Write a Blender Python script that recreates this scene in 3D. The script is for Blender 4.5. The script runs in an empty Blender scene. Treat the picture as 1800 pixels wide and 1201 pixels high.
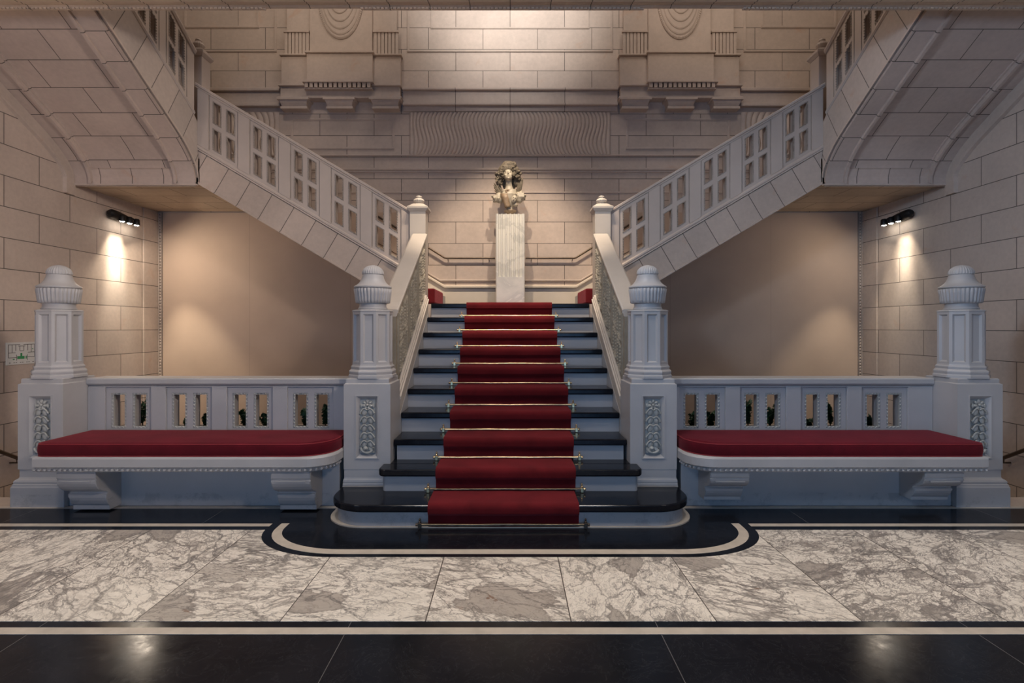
import bpy, bmesh, math, random
from mathutils import Vector, Matrix, noise
PI = math.pi
random.seed(7)
scene = bpy.context.scene
col = scene.collection
# ------------------------------------------------------------------ camera, light, exposure
H = 1.38                                   # eye height; +Y is away from the camera
cam_data = bpy.data.cameras.new('camera')
cam = bpy.data.objects.new('camera', cam_data); col.objects.link(cam)
cam.location = (0, 0, H); cam.rotation_euler = (PI/2, 0, 0)
cam_data.sensor_width = 36; cam_data.lens = 19.0
cam_data.shift_x = 0.0017; cam_data.shift_y = -0.0136
cam_data.clip_start = 0.05
scene.camera = cam
vs = scene.view_settings
vs.view_transform = 'Standard'; vs.look = 'None'; vs.gamma = 1; vs.use_curve_mapping = False
vs.exposure = -0.14
world = bpy.data.worlds.new('world'); scene.world = world; world.use_nodes = True
wn = world.node_tree.nodes; wn['Background'].inputs[0].default_value = (0.42, 0.58, 0.85, 1); wn['Background'].inputs[1].default_value = 0.5

def area(name, loc, target, sx, sy, energy, colr, spread=PI):
    d = bpy.data.lights.new(name, 'AREA'); d.shape = 'RECTANGLE'; d.size = sx; d.size_y = sy
    d.energy = energy; d.color = colr; d.spread = spread
    o = bpy.data.objects.new(name, d); col.objects.link(o); o.location = loc
    o.rotation_euler = (Vector(target)-Vector(loc)).to_track_quat('-Z', 'Y').to_euler(); return o
def spot(name, loc, target, energy, colr, angle, blend=0.6, r=0.03):
    d = bpy.data.lights.new(name, 'SPOT'); d.energy = energy; d.color = colr
    d.spot_size = math.radians(angle); d.spot_blend = blend; d.shadow_soft_size = r
    o = bpy.data.objects.new(name, d); col.objects.link(o); o.location = loc
    o.rotation_euler = (Vector(target)-Vector(loc)).to_track_quat('-Z', 'Y').to_euler(); return o
COOL = (0.50, 0.72, 1.0); WARM = (1.0, 0.74, 0.48); NEUT = (1.0, 0.90, 0.80)
# daylight through the glazed entrance doors behind the camera
area('door_daylight', (0.2, -5.7, 1.15), (0.2, 4, 0.5), 4.6, 1.9, 105, (0.16, 0.46, 1.0))
area('side_fill', (-4.6, -1.2, 1.6), (4.6, 5.4, 2.6), 2.4, 2.0, 17, (0.40, 0.62, 1.0))  # added cool fill towards the right wall; no window on this side
# ceiling lamps under the gallery
for lx in (-2.6, 0.0, 2.6):
    area('hall_ceiling_lamp', (lx, 3.45, 4.0), (lx*.95, 3.8, 0.0), 0.7, 0.4, 13 if lx else 30, (1.0, 0.90, 0.82))
for lx in (-3.2, -1.1, 1.1, 3.2):
    area('floor_fill', (lx, 2.3, 4.02), (lx, 2.75, 0.0), 0.5, 0.5, 10, (1.0, 0.92, 0.84), 1.15)  # added narrow fill that brightens the marble floor, no fixture behind it
area('hall_fill', (-4.5, 0.6, 0.9), (-4.2, 5.2, 4.0), 0.7, 0.7, 12, (1.0, 0.76, 0.60), 1.7)  # added warm fill from below for the left overhead soffit, no fitting here
area('hall_fill', (4.5, 0.6, 0.9), (4.2, 5.2, 4.0), 0.7, 0.7, 2, (0.9, 0.8, 0.8), 1.7)  # added faint fill from below for the right overhead soffit
area('hall_fill', (2.2, 0.8, 3.5), (-5, 5.9, 2.2), 0.5, 0.5, 25, (1.0, 0.84, 0.74), 1.1)  # added fill in mid-hall to brighten the left wall
area('hall_fill', (-2.2, 0.8, 3.5), (5, 5.8, 2.3), 0.5, 0.5, 18, (0.60, 0.76, 1.0), 1.1)  # added cool fill in mid-hall to brighten the right wall
# lamps over the stair hall, above the gallery edge
spot('cornice_lamp', (0, 4.9, 6.6), (0, 7.7, 6.15), 620, (1.0, 0.96, 0.93), 66, 1.0, 0.25)
spot('cornice_lamp', (-2.7, 4.9, 6.6), (-3.2, 7.7, 6.0), 110, (1.0, 0.84, 0.70), 80, 0.9, 0.25)
spot('cornice_lamp', (2.7, 4.9, 6.6), (3.2, 7.7, 6.0), 110, (1.0, 0.84, 0.70), 80, 0.9, 0.25)
area('skylight', (0, 5.6, 8.7), (0, 6.9, 4.0), 5.0, 1.6, 90, (1.0, 0.86, 0.76))
# bust spotlights fixed to the gallery front
spot('bust_spotlight', (-0.42, 4.75, 6.1), (0.1, 7.2, 1.6), 560, (1.0, 0.80, 0.60), 46, 0.55, 0.05)
spot('bust_spotlight', (0.42, 4.75, 6.1), (-0.1, 7.2, 1.6), 560, (1.0, 0.82, 0.64), 46, 0.55, 0.05)

# ------------------------------------------------------------------ materials
class NT:
    def __init__(s, name):
        s.m = bpy.data.materials.new(name); s.m.use_nodes = True; s.t = s.m.node_tree; s.b = s.t.nodes['Principled BSDF']
    def n(s, typ, **kw):
        x = s.t.nodes.new(typ)
        for k, v in kw.items(): setattr(x, k, v)
        return x
    def l(s, a, b): s.t.links.new(a, b)
    def math(s, op, a, b=None, c=None):
        x = s.n('ShaderNodeMath', operation=op)
        for i, v in enumerate((a, b, c)):
            if v is None: continue
            if hasattr(v, 'links'): s.l(v, x.inputs[i])
            else: x.inputs[i].default_value = v
        return x.outputs[0]
    def dot(s, v, ax):
        x = s.n('ShaderNodeVectorMath', operation='DOT_PRODUCT'); s.l(v, x.inputs[0]); x.inputs[1].default_value = ax
        return x.outputs['Value']
    def noise(s, v, scale, detail=4, rough=.55, dist=0):
        x = s.n('ShaderNodeTexNoise'); x.inputs['Scale'].default_value = scale; x.inputs['Detail'].default_value = detail
        x.inputs['Roughness'].default_value = rough; x.inputs['Distortion'].default_value = dist; s.l(v, x.inputs['Vector']); return x
    def ramp(s, f, stops):
        x = s.n('ShaderNodeValToRGB'); e = x.color_ramp.elements
        while len(e) < len(stops): e.new(0.5)
        for el, (p, c) in zip(e, stops):
            el.position = p; el.color = (*c, 1) if len(c) == 3 else c
        s.l(f, x.inputs[0]); return x.outputs[0]
    def mix(s, f, a, b, mode='MIX'):
        x = s.n('ShaderNodeMix', data_type='RGBA', blend_type=mode)
        for i, v in ((0, f), (6, a), (7, b)):
            if hasattr(v, 'links'): s.l(v, x.inputs[i])
            elif i == 0: x.inputs[0].default_value = v
            else: x.inputs[i].default_value = (*v, 1)
        return x.outputs[2]
    def bump(s, h, strength, dist):
        x = s.n('ShaderNodeBump'); x.inputs['Strength'].default_value = strength; x.inputs['Distance'].default_value = dist
        s.l(h, x.inputs['Height']); s.l(x.outputs[0], s.b.inputs['Normal'])
    def geo(s):
        return s.n('ShaderNodeNewGeometry').outputs['Position']
    def uv(s):
        return s.n('ShaderNodeTexCoord').outputs['UV']

def mul(c, k): return tuple(v*k for v in c)
def stone(name, base, au=None, av=None, bw=.775, rh=.3075, ou=0, ov=0, uv=False, stain=1.0, mort=.0045, offs=.5, rough=.75):
    """dressed stone with thin dark joints laid out along axes au, av"""
    m = NT(name); pos = m.geo()
    n1 = m.noise(pos, 1.3, 5); n2 = m.noise(pos, 22, 4); n3 = m.noise(pos, 120, 2)
    n4 = m.noise(pos, 3.5, 4, .6, .6)
    c = m.ramp(n1.outputs[0], [(.3, mul(base, .80)), (.7, mul(base, 1.14))])
    c = m.mix(.35, c, m.ramp(n2.outputs[0], [(.3, mul(base, .82)), (.7, mul(base, 1.12))]))
    st = m.ramp(n4.outputs[0], [(.62, (0, 0, 0)), (.74, (1, 1, 1))])
    c = m.mix(m.math('MULTIPLY', st, .45*stain), c, (base[0]*.95, base[1]*.72, base[2]*.58))
    hsum = m.math('ADD', m.math('MULTIPLY', n2.outputs[0], .3), m.math('MULTIPLY', n3.outputs[0], .2))
    if au or uv:
        src = m.uv() if uv else pos
        U = m.math('ADD', m.dot(src, au or (1, 0, 0)), ou); V = m.math('ADD', m.dot(src, av or (0, 1, 0)), ov)
        cb = m.n('ShaderNodeCombineXYZ'); m.l(U, cb.inputs[0]); m.l(V, cb.inputs[1])
        bt = m.n('ShaderNodeTexBrick'); bt.offset = offs; bt.squash = 1
        m.l(cb.outputs[0], bt.inputs['Vector'])
        bt.inputs['Scale'].default_value = 1; bt.inputs['Mortar Size'].default_value = mort
        bt.inputs['Mortar Smooth'].default_value = .25; bt.inputs['Bias'].default_value = 0
        bt.inputs['Brick Width'].default_value = bw; bt.inputs['Row Height'].default_value = rh
        bt.inputs['Color1'].default_value = (.93, .93, .93, 1); bt.inputs['Color2'].default_value = (1.05, 1.04, 1.03, 1)
        bt.inputs['Mortar'].default_value = (1, 1, 1, 1)
        c = m.mix(1, c, bt.outputs['Color'], 'MULTIPLY')
        c = m.mix(bt.outputs['Fac'], c, mul(base, .22))
        hsum = m.math('SUBTRACT', hsum, bt.outputs['Fac'])
    m.l(c, m.b.inputs['Base Color']); m.b.inputs['Roughness'].default_value = rough
    m.bump(hsum, .35, .004)
    return m.m
def paint(name, base, rough=.42, grime=.5):
    m = NT(name); pos = m.geo()
    n1 = m.noise(pos, 2.2, 4); n2 = m.noise(pos, 45, 4, .7); n3 = m.noise(pos, 9, 6, .75)
    c = m.ramp(n1.outputs[0], [(.3, mul(base, .90)), (.7, mul(base, 1.06))])
    sp = m.ramp(n2.outputs[0], [(.66, (0, 0, 0)), (.74, (1, 1, 1))])
    c = m.mix(m.math('MULTIPLY', sp, .35*grime), c, mul(base, .55))
    # scuffs close to the floor
    z = m.dot(pos, (0, 0, 1))
    low = m.math('MULTIPLY', m.math('LESS_THAN', z, .10), m.ramp(n3.outputs[0], [(.52, (0, 0, 0)), (.62, (1, 1, 1))]))
    c = m.mix(m.math('MULTIPLY', low, .55*grime), c, mul(base, .30))
    m.l(c, m.b.inputs['Base Color']); m.b.inputs['Roughness'].default_value = rough
    m.bump(m.math('ADD', n2.outputs[0], n3.outputs[0]), .18, .003); return m.m
def plain(name, base, rough=.5, metal=0, bumpscale=0, strength=.2, var=.15, dist=.003, nscale=6):
    m = NT(name); pos = m.geo(); n1 = m.noise(pos, nscale, 4)
    m.l(m.ramp(n1.outputs[0], [(.3, mul(base, 1-var)), (.7, mul(base, 1+var))]), m.b.inputs['Base Color'])
    m.b.inputs['Roughness'].default_value = rough; m.b.inputs['Metallic'].default_value = metal
    if bumpscale:
        m.bump(m.noise(pos, bumpscale, 4).outputs[0], strength, dist)
    return m.m
def fabric(name, base):
    m = NT(name); pos = m.geo(); n1 = m.noise(pos, 2, 4); n2 = m.noise(pos, 240, 2)
    c = m.ramp(n1.outputs[0], [(.3, mul(base, .95)), (.7, mul(base, 1.05))])
    ax = m.math('ABSOLUTE', m.dot(pos, (1, 0, 0)))
    fx = m.math('ABSOLUTE', m.math('SUBTRACT', m.math('FRACT', m.math('ADD', m.math('DIVIDE', m.math('SUBTRACT', ax, .84), 1.43), .5)), .5))
    c = m.mix(m.math('MULTIPLY', m.math('LESS_THAN', fx, .002), .35), c, mul(base, .4))
    m.l(c, m.b.inputs['Base Color']); m.b.inputs['Roughness'].default_value = .95
    m.bump(n2.outputs[0], .3, .002); return m.m
def black_marble(name, joints=False):
    m = NT(name); pos = m.geo()
    n1 = m.noise(pos, 3, 6, .65); n2 = m.noise(pos, 60, 3, .7); n3 = m.noise(pos, 7, 8, .7, 1.5)
    c = m.ramp(n1.outputs[0], [(.3, (.004, .005, .008)), (.75, (.012, .013, .018))])
    sp = m.ramp(n2.outputs[0], [(.70, (0, 0, 0)), (.80, (1, 1, 1))])
    c = m.mix(m.math('MULTIPLY', sp, .35), c, (.14, .14, .15))
    vein = m.math('LESS_THAN', m.math('ABSOLUTE', m.math('SUBTRACT', n3.outputs[0], .5)), .0016)
    c = m.mix(m.math('MULTIPLY', vein, .22), c, (.2, .2, .2))
    if joints:
        fx = m.math('ABSOLUTE', m.math('SUBTRACT', m.math('FRACT', m.math('ADD', m.math('DIVIDE', m.dot(pos, (1, 0, 0)), 1.425), .523+.5)), .5))
        j = m.math('LESS_THAN', fx, .0012)
        c = m.mix(m.math('MULTIPLY', j, .5), c, (.22, .21, .20))
    m.l(c, m.b.inputs['Base Color'])
    rr = m.ramp(m.noise(pos, 14, 6, .75).outputs[0], [(.3, (.10,)*3), (.75, (.24,)*3)])
    m.l(rr, m.b.inputs['Roughness']); m.b.inputs['Specular IOR Level'].default_value = .16
    return m.m
def floor_marble():
    m = NT('veined_marble'); pos = m.geo()
    X = m.dot(pos, (1, 0, 0)); q = m.math('DIVIDE', m.math('SUBTRACT', X, .285), .683)
    idx = m.math('FLOOR', q)
    wn_ = m.n('ShaderNodeTexWhiteNoise', noise_dimensions='1D'); m.l(idx, wn_.inputs['W'])
    rot = m.n('ShaderNodeVectorRotate', rotation_type='Z_AXIS'); m.l(pos, rot.inputs['Vector'])
    m.l(m.math('MULTIPLY', wn_.outputs['Value'], 3.0), rot.inputs['Angle'])
    sc = m.n('ShaderNodeVectorMath', operation='SCALE'); m.l(wn_.outputs['Color'], sc.inputs[0]); sc.inputs['Scale'].default_value = 31
    ad = m.n('ShaderNodeVectorMath', operation='ADD'); m.l(rot.outputs[0], ad.inputs[0]); m.l(sc.outputs[0], ad.inputs[1])
    st = m.n('ShaderNodeVectorMath', operation='MULTIPLY'); m.l(ad.outputs[0], st.inputs[0]); st.inputs[1].default_value = (1.0, 1.75, 1)
    dn = m.noise(st.outputs[0], 5, 6, .62)
    ds = m.n('ShaderNodeVectorMath', operation='SCALE'); m.l(dn.outputs['Color'], ds.inputs[0]); ds.inputs['Scale'].default_value = .34
    dv = m.n('ShaderNodeVectorMath', operation='ADD'); m.l(st.outputs[0], dv.inputs[0]); m.l(ds.outputs[0], dv.inputs[1])
    dens = m.noise(dv.outputs[0], 1.5, 2)
    slabv = m.math('MULTIPLY', m.math('SUBTRACT', wn_.outputs['Value'], .5), .22)
    patch = m.ramp(m.math('ADD', m.noise(dv.outputs[0], 1.8, 4, .6).outputs[0], slabv), [(.50, (0, 0, 0)), (.58, (1, 1, 1))])
    def vor(scale, width):
        v = m.n('ShaderNodeTexVoronoi', feature='DISTANCE_TO_EDGE'); v.inputs['Scale'].default_value = scale; m.l(dv.outputs[0], v.inputs['Vector'])
        w = m.math('MULTIPLY', dens.outputs[0], width)
        return m.math('SUBTRACT', 1, m.math('MINIMUM', m.math('DIVIDE', v.outputs['Distance'], w), 1))
    v1 = vor(3.0, .11); v2 = vor(8.5, .15); v3 = vor(22, .16)
    vc = m.n('ShaderNodeTexVoronoi'); vc.inputs['Scale'].default_value = 3.0; m.l(dv.outputs[0], vc.inputs['Vector'])
    cellr = m.ramp(m.dot(vc.outputs['Color'], (1, 0, 0)), [(.84, (0, 0, 0)), (.87, (1, 1, 1))])
    vd = m.n('ShaderNodeTexVoronoi'); vd.inputs['Scale'].default_value = 8.5; m.l(dv.outputs[0], vd.inputs['Vector'])
    cell2 = m.ramp(m.dot(vd.outputs['Color'], (0, 1, 0)), [(.82, (0, 0, 0)), (.86, (1, 1, 1))])
    fine = m.noise(dv.outputs[0], 14, 6, .7)
    base = m.ramp(fine.outputs[0], [(.3, (.68, .62, .54)), (.7, (.84, .78, .69))])
    streak = m.ramp(m.noise(st.outputs[0], 3.0, 5, .7, 2.0).outputs[0], [(.54, (0, 0, 0)), (.70, (1, 1, 1))])
    c = m.mix(m.math('MULTIPLY', streak, .38), base, (.40, .34, .285))
    c = m.mix(m.math('MULTIPLY', cellr, .72), c, (.29, .25, .215))
    c = m.mix(m.math('MULTIPLY', m.math('MULTIPLY', patch, cell2), .7), c, (.27, .235, .205))
    c = m.mix(m.math('MULTIPLY', m.math('MULTIPLY', patch, v3), .85), c, (.22, .19, .17))
    c = m.mix(m.math('MULTIPLY', v2, m.math('ADD', m.math('MULTIPLY', patch, .55), .36)), c, (.20, .175, .16))
    c = m.mix(m.math('MULTIPLY', v1, .75), c, (.17, .15, .135))
    def ridge(scale, width, dist, vec):
        n_ = m.noise(vec, scale, 7, .62, dist)
        w = m.math('MULTIPLY', m.math('ADD', m.math('MULTIPLY', m.math('SUBTRACT', dens.outputs[0], .35), 3.0), .25), width)
        return m.math('SUBTRACT', 1, m.math('MINIMUM', m.math('DIVIDE', m.math('ABSOLUTE', m.math('SUBTRACT', n_.outputs[0], .5)), m.math('MAXIMUM', w, .0015)), 1))
    r1 = ridge(2.3, .030, .8, st.outputs[0]); r2 = ridge(6.5, .034, .6, st.outputs[0])
    c = m.mix(m.math('MULTIPLY', r2, .62), c, (.24, .21, .19))
    c = m.mix(m.math('MULTIPLY', r1, .85), c, (.15, .135, .125))
    rust = m.ramp(m.noise(dv.outputs[0], 4.2, 3).outputs[0], [(.68, (0, 0, 0)), (.73, (1, 1, 1))])
    c = m.mix(m.math('MULTIPLY', m.math('MULTIPLY', rust, v1), .8), c, (.22, .10, .05))
    fx = m.math('ABSOLUTE', m.math('SUBTRACT', m.math('FRACT', m.math('ADD', q, .5)), .5))
    c = m.mix(m.math('LESS_THAN', fx, .0038), c, (.06, .05, .04))
    m.l(c, m.b.inputs['Base Color']); m.b.inputs['Roughness'].default_value = .34
    return m.m
def velvet(name, base):
    m = NT(name); pos = m.geo(); n1 = m.noise(pos, 5, 4, .6, .5); n2 = m.noise(pos, 260, 2)
    m.l(m.ramp(n1.outputs[0], [(.3, mul(base, .75)), (.7, mul(base, 1.2))]), m.b.inputs['Base Color'])
    m.b.inputs['Roughness'].default_value = .9; m.b.inputs['Sheen Weight'].default_value = .22
    m.b.inputs['Sheen Tint'].default_value = (1, .25, .3, 1); m.b.inputs['Specular IOR Level'].default_value = .15
    m.bump(m.math('ADD', n2.outputs[0], m.math('MULTIPLY', n1.outputs[0], .6)), .5, .004); return m.m
def emis(name, c, s):
    m = NT(name); m.b.inputs['Base Color'].default_value = (*c, 1); m.b.inputs['Emission Color'].default_value = (*c, 1)
    m.b.inputs['Emission Strength'].default_value = s; return m.m

ST = (.54, .45, .385)
M = {}
M['wall_x'] = stone('stone_back_wall', ST, (1, 0, 0), (0, 0, 1), ou=1.164+.775*20+.3875, ov=.3075*20-1.963+.3075)
M['wall_y'] = stone('stone_side_wall', ST, (0, 1, 0), (0, 0, 1), bw=.80, ou=-5.737+.8*20+.4, ov=.3075*20-1.963+.3075)
M['stone'] = stone('plain_stone', ST)
M['stone_rel'] = stone('carved_stone', ST, (1, 0, 0), (0, 0, 1), bw=.775, rh=50, ou=1.164+.775*20, ov=25, stain=.6)
cs = math.cos(math.atan(.585)); sn = math.sin(math.atan(.585))
M['str2'] = {s: stone('stringer_stone', (.52, .43, .365), (s*cs, 0, sn), (-s*sn, 0, cs), bw=.291, rh=60, ou=.29*40, ov=30, offs=0, stain=1.1) for s in (-1, 1)}
M['str3'] = stone('curved_stringer_stone', (.50, .43, .38), (0, -cs, sn), (0, sn, cs), bw=.30, rh=60, ou=.3*40+.05, ov=30, offs=0)
M['soffit_uv'] = stone('soffit_stone', (.54, .44, .38), uv=True, bw=.62, rh=.297, ou=.0, ov=0, offs=.5, stain=.5)
M['soffit_y'] = stone('landing_soffit_stone', (.50, .40, .30), (1, 0, 0), (0, 1, 0), bw=.62, rh=.36, ou=20*.62, ov=.1, stain=.4)
M['border_x'] = stone('border_stone', (.54, .44, .38), (1, 0, 0), (0, 0, 1), bw=.36, rh=60, ou=20*.36, ov=30, offs=0)
M['gallery'] = stone('gallery_stone', (.66, .54, .43), (1, 0, 0), (0, 1, 0), bw=.335, rh=60, ou=20*.335, ov=30, offs=0, stain=.4)
M['ledge'] = stone('string_course_stone', mul(ST, .97), stain=.6)
M['paint'] = paint('white_painted_stone', (.43, .42, .42))
M['paint_rail'] = paint('cream_painted_rail', (.54, .49, .43), .5, .3)
M['cream'] = paint('cream_painted_skirting', (.68, .60, .49), .5, .2)
M['paint_up'] = paint('painted_upper_parapet', (.53, .455, .40), .55, .25)
M['up_frame'] = plain('weathered_frame', (.33, .285, .245), .6, 0, 60, .3, .2)
M['carve'] = plain('worn_carving', (.40, .40, .375), .5, 0, 60, .1, .1)
M['carve_green'] = plain('tarnished_carving', (.30, .265, .205), .6, 0, 50, .3, .15, .002, 12)
M['fabric'] = fabric('beige_wall_fabric', (.50, .38, .295))
M['black'] = black_marble('black_marble'); M['black_floor'] = black_marble('black_marble_floor', True)
M['inlay'] = plain('pale_stone_inlay', (.50, .44, .37), .35, 0, 0, var=.12, nscale=12)
M['marble'] = floor_marble()
M['carpet'] = velvet('red_carpet', (.120, .008, .011))
M['velvet'] = velvet('crimson_velvet', (.085, .003, .009))
M['piping'] = plain('crimson_piping', (.22, .012, .02), .8)
M['brass'] = plain('brass', (.78, .56, .30), .28, 1, var=.2, nscale=20)
M['brass_dark'] = plain('dark_aged_brass', (.16, .12, .08), .4, 1, var=.3, nscale=20)
M['bronze'] = plain('dark_bronze', (.10, .075, .055), .4, .8)
M['blackmetal'] = plain('black_metal', (.012, .012, .013), .45, .3)
M['lens'] = emis('lamp_lens', (1, .93, .80), 45)
M['leaf'] = plain('ivy_leaf', (.018, .070, .030), .45, 0, 0, var=.4, nscale=30)
M['stem'] = plain('plant_stem', (.06, .05, .025), .8)
M['soil'] = plain('soil', (.03, .02, .015), 1)
M['white'] = plain('sign_white', (.62, .62, .60), .35, var=.04)
M['ink'] = plain('sign_ink', (.05, .05, .05), .5)
M['green'] = plain('sign_green', (.03, .25, .09), .5)
M['glass'] = emis('daylight_glass', (.55, .75, 1), 1.2)
M['skyglass'] = emis('skylight_glass', (1, .9, .8), 2.0)
def veined_white():
    m = NT('white_marble'); pos = m.geo(); n = m.noise(pos, 2.2, 6, .55, .8)
    c = m.ramp(n.outputs[0], [(.40, (.70, .68, .61)), (.495, (.58, .57, .52)), (.52, (.72, .70, .63)), (.8, (.74, .72, .65))])
    m.l(c, m.b.inputs['Base Color']); m.b.inputs['Roughness'].default_value = .3; return m.m
M['wmarble'] = veined_white()
M['bust_skin'] = plain('aged_cream_marble', (.44, .39, .30), .5, 0, 40, .2, .18, .003, 14)
M['bust_dark'] = plain('weathered_stone_hair', (.15, .125, .09), .7, 0, 70, .8, .45, .01, 30)
M['bust_wood'] = plain('ochre_marble', (.25, .18, .115), .5, 0, 40, .2, .3, .003, 20)

# ------------------------------------------------------------------ mesh helpers
class MB:
    def __init__(s): s.bm = bmesh.new(); s.uv = None
    def hexa(s, p):
        v = [s.bm.verts.new(q) for q in p]
        for f in ((0, 3, 2, 1), (4, 5, 6, 7), (0, 1, 5, 4), (1, 2, 6, 5), (2, 3, 7, 6), (3, 0, 4, 7)):
            s.bm.faces.new([v[i] for i in f])
    def box(s, x0, x1, y0, y1, z0, z1):
        if x0 > x1: x0, x1 = x1, x0
        s.hexa([(x0, y0, z0), (x1, y0, z0), (x1, y1, z0), (x0, y1, z0), (x0, y0, z1), (x1, y0, z1), (x1, y1, z1), (x0, y1, z1)])
        return s
    def pbox(s, P, u0, u1, w0, w1, t0, t1):
        s.hexa([P(u0, w0, t0), P(u1, w0, t0), P(u1, w0, t1), P(u0, w0, t1), P(u0, w1, t0), P(u1, w1, t0), P(u1, w1, t1), P(u0, w1, t1)]); return s
    def loft(s, rings, caps=True, closed=False):
        """rings: lists of points of equal length, each a closed loop"""
        V = [[s.bm.verts.new(p) for p in r] for r in rings]; n = len(rings[0]); k = len(rings)
        for i in range(k if closed else k-1):
            a, b = V[i], V[(i+1) % k]
            for j in range(n):
                s.bm.faces.new((a[j], a[(j+1) % n], b[(j+1) % n], b[j]))
        if caps and not closed:
            s.bm.faces.new(V[0][::-1]); s.bm.faces.new(V[-1])
        return s
    def prof(s, P, us, profile):
        """extrude closed profile [(t,w)] along u"""
        return s.loft([[P(u, w, t) for (t, w) in profile] for u in us])
    def poly(s, pts, z0, z1):
        return s.loft([[(x, y, z0) for x, y in pts], [(x, y, z1) for x, y in pts]])
    def lathe(s, cx, cy, prof, n=32, rot=0, mod=None):
        rings = []
        for i, (r, z) in enumerate(prof):
            ring = []
            for j in range(n):
                a = 2*PI*j/n+rot; rr = r*(mod(a, i) if mod else 1)
                ring.append((cx+rr*math.cos(a), cy+rr*math.sin(a), z))
            rings.append(ring)
        return s.loft(rings)
    def ell(s, c, r, m=None, seg=12, rings=8):
        mat = Matrix.Translation(c) @ (m.to_4x4() if m else Matrix.Identity(4)) @ Matrix.Diagonal((*r, 1))
        bmesh.ops.create_uvsphere(s.bm, u_segments=seg, v_segments=rings, radius=1, matrix=mat); return s
    def tube(s, pts, r, n=10):
        pts = [Vector(p) for p in pts]; rings = []
        for i, p in enumerate(pts):
            d = (pts[min(i+1, len(pts)-1)]-pts[max(i-1, 0)]).normalized()
            up = Vector((0, 0, 1)) if abs(d.z) < .95 else Vector((1, 0, 0))
            a = d.cross(up).normalized(); b = a.cross(d)
            rr = r[i] if isinstance(r, (list, tuple)) else r
            rings.append([p+(a*math.cos(2*PI*j/n)+b*math.sin(2*PI*j/n))*rr for j in range(n)])
        return s.loft(rings)
    def plate(s, P, us, ws, holes, t0, t1):
        us = sorted(set([round(u, 5) for u in us])); ws = sorted(set([round(w, 5) for w in ws]))
        nu, nw = len(us)-1, len(ws)-1
        def solid(i, j):
            if i < 0 or j < 0 or i >= nu or j >= nw: return False
            cu, cw = (us[i]+us[i+1])/2, (ws[j]+ws[j+1])/2
            return not any(h[0] < cu < h[1] and h[2] < cw < h[3] for h in holes)
        V = {}
        def v(i, j, k):
            if (i, j, k) not in V: V[(i, j, k)] = s.bm.verts.new(P(us[i], ws[j], (t0, t1)[k]))
            return V[(i, j, k)]
        for i in range(nu):
            for j in range(nw):
                if not solid(i, j): continue
                s.bm.faces.new((v(i, j, 0), v(i, j+1, 0), v(i+1, j+1, 0), v(i+1, j, 0)))
                s.bm.faces.new((v(i, j, 1), v(i+1, j, 1), v(i+1, j+1, 1), v(i, j+1, 1)))
                for (di, dj, a, b) in ((-1, 0, (i, j), (i, j+1)), (1, 0, (i+1, j+1), (i+1, j)), (0, -1, (i+1, j), (i, j)), (0, 1, (i, j+1), (i+1, j+1))):
                    if not solid(i+di, j+dj):
                        s.bm.faces.new((v(*a, 0), v(*a, 1), v(*b, 1), v(*b, 0)))
        return s
    def build(s, name, m, parent=None, smooth=False, bevel=0, seg=2, recalc=True, subd=0):
        if recalc: bmesh.ops.recalc_face_normals(s.bm, faces=s.bm.faces[:])
        me = bpy.data.meshes.new(name); s.bm.to_mesh(me); s.bm.free(); me.materials.append(m)
        o = bpy.data.objects.new(name, me); col.objects.link(o)
        if smooth:
            for p in me.polygons: p.use_smooth = True
            if smooth != 'all': me.set_sharp_from_angle(angle=math.radians(38))
        if bevel:
            b = o.modifiers.new('bevel', 'BEVEL'); b.width = bevel; b.segments = seg; b.limit_method = 'ANGLE'; b.angle_limit = math.radians(35)
        if subd:
            b = o.modifiers.new('sub', 'SUBSURF'); b.levels = subd; b.render_levels = subd
        if parent: 
            o.parent = parent; o.matrix_parent_inverse = Matrix.Translation(-parent.location)
        return o
def tag(o, label=None, cat=None, group=None, kind=None):
    for k, v in (('label', label), ('category', cat), ('group', group), ('kind', kind)):
        if v: o[k] = v
    return o
def thing(name, loc, label, cat, group=None):
    o = bpy.data.objects.new(name, None); col.objects.link(o); o.location = loc; o.empty_display_size = .1
    return tag(o, label, cat, group)
def struct(name, mb, m, parent=None, **kw):
    o = mb.build(name, m, parent, **kw)
    if not parent: o['kind'] = 'structure'
    return o
SIDE = {-1: 'left', 1: 'right'}
YB = 7.70                                   # back wall
def bx(px): return (px-897)/123.4           # back wall pixel -> metres
def bz(py): return H+(576-py)/123.4

# ------------------------------------------------------------------ room shell
f = MB(); f.box(-4.999, 4.999, -6, 4.17, -.25, 0); f.box(-3.8, 3.8, 4.17, YB, -.25, 0)
floor = struct('floor', f, M['black_floor'])
# veined field, pale strips and the rounded apron round the steps
MB().box(-4.998, 4.998, 2.536, 3.683, 0, .0015).build('marble_field', M['marble'], floor)
def rounded(x, y0, y1, r, ry=None, n=14):
    ry = ry or r; pts = [(x, y1)]; pts = [(x, y1), (-x, y1)]
    for i in range(n+1):
        a = PI + (PI/2)*i/n; pts.append((-x+r+r*math.cos(a), y0+ry+ry*math.sin(a)))
    for i in range(n+1):
        a = 1.5*PI + (PI/2)*i/n; pts.append((x-r+r*math.cos(a), y0+ry+ry*math.sin(a)))
    return pts
MB().box(-4.998, 4.998, 3.683, 3.746, 0, .0016).build('black_border', M['black'], floor)
MB().poly(rounded(1.67, 3.245, 3.80, .60, .46), 0, .0025).build('apron_border', M['black'], floor)
MB().poly(rounded(1.607, 3.286, 3.80, .56, .42), 0, .0033).build('apron_pale_strip', M['inlay'], floor)
MB().poly(rounded(1.55, 3.355, 3.83, .50, .37), 0, .0041).build('apron_field', M['black'], floor)
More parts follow.
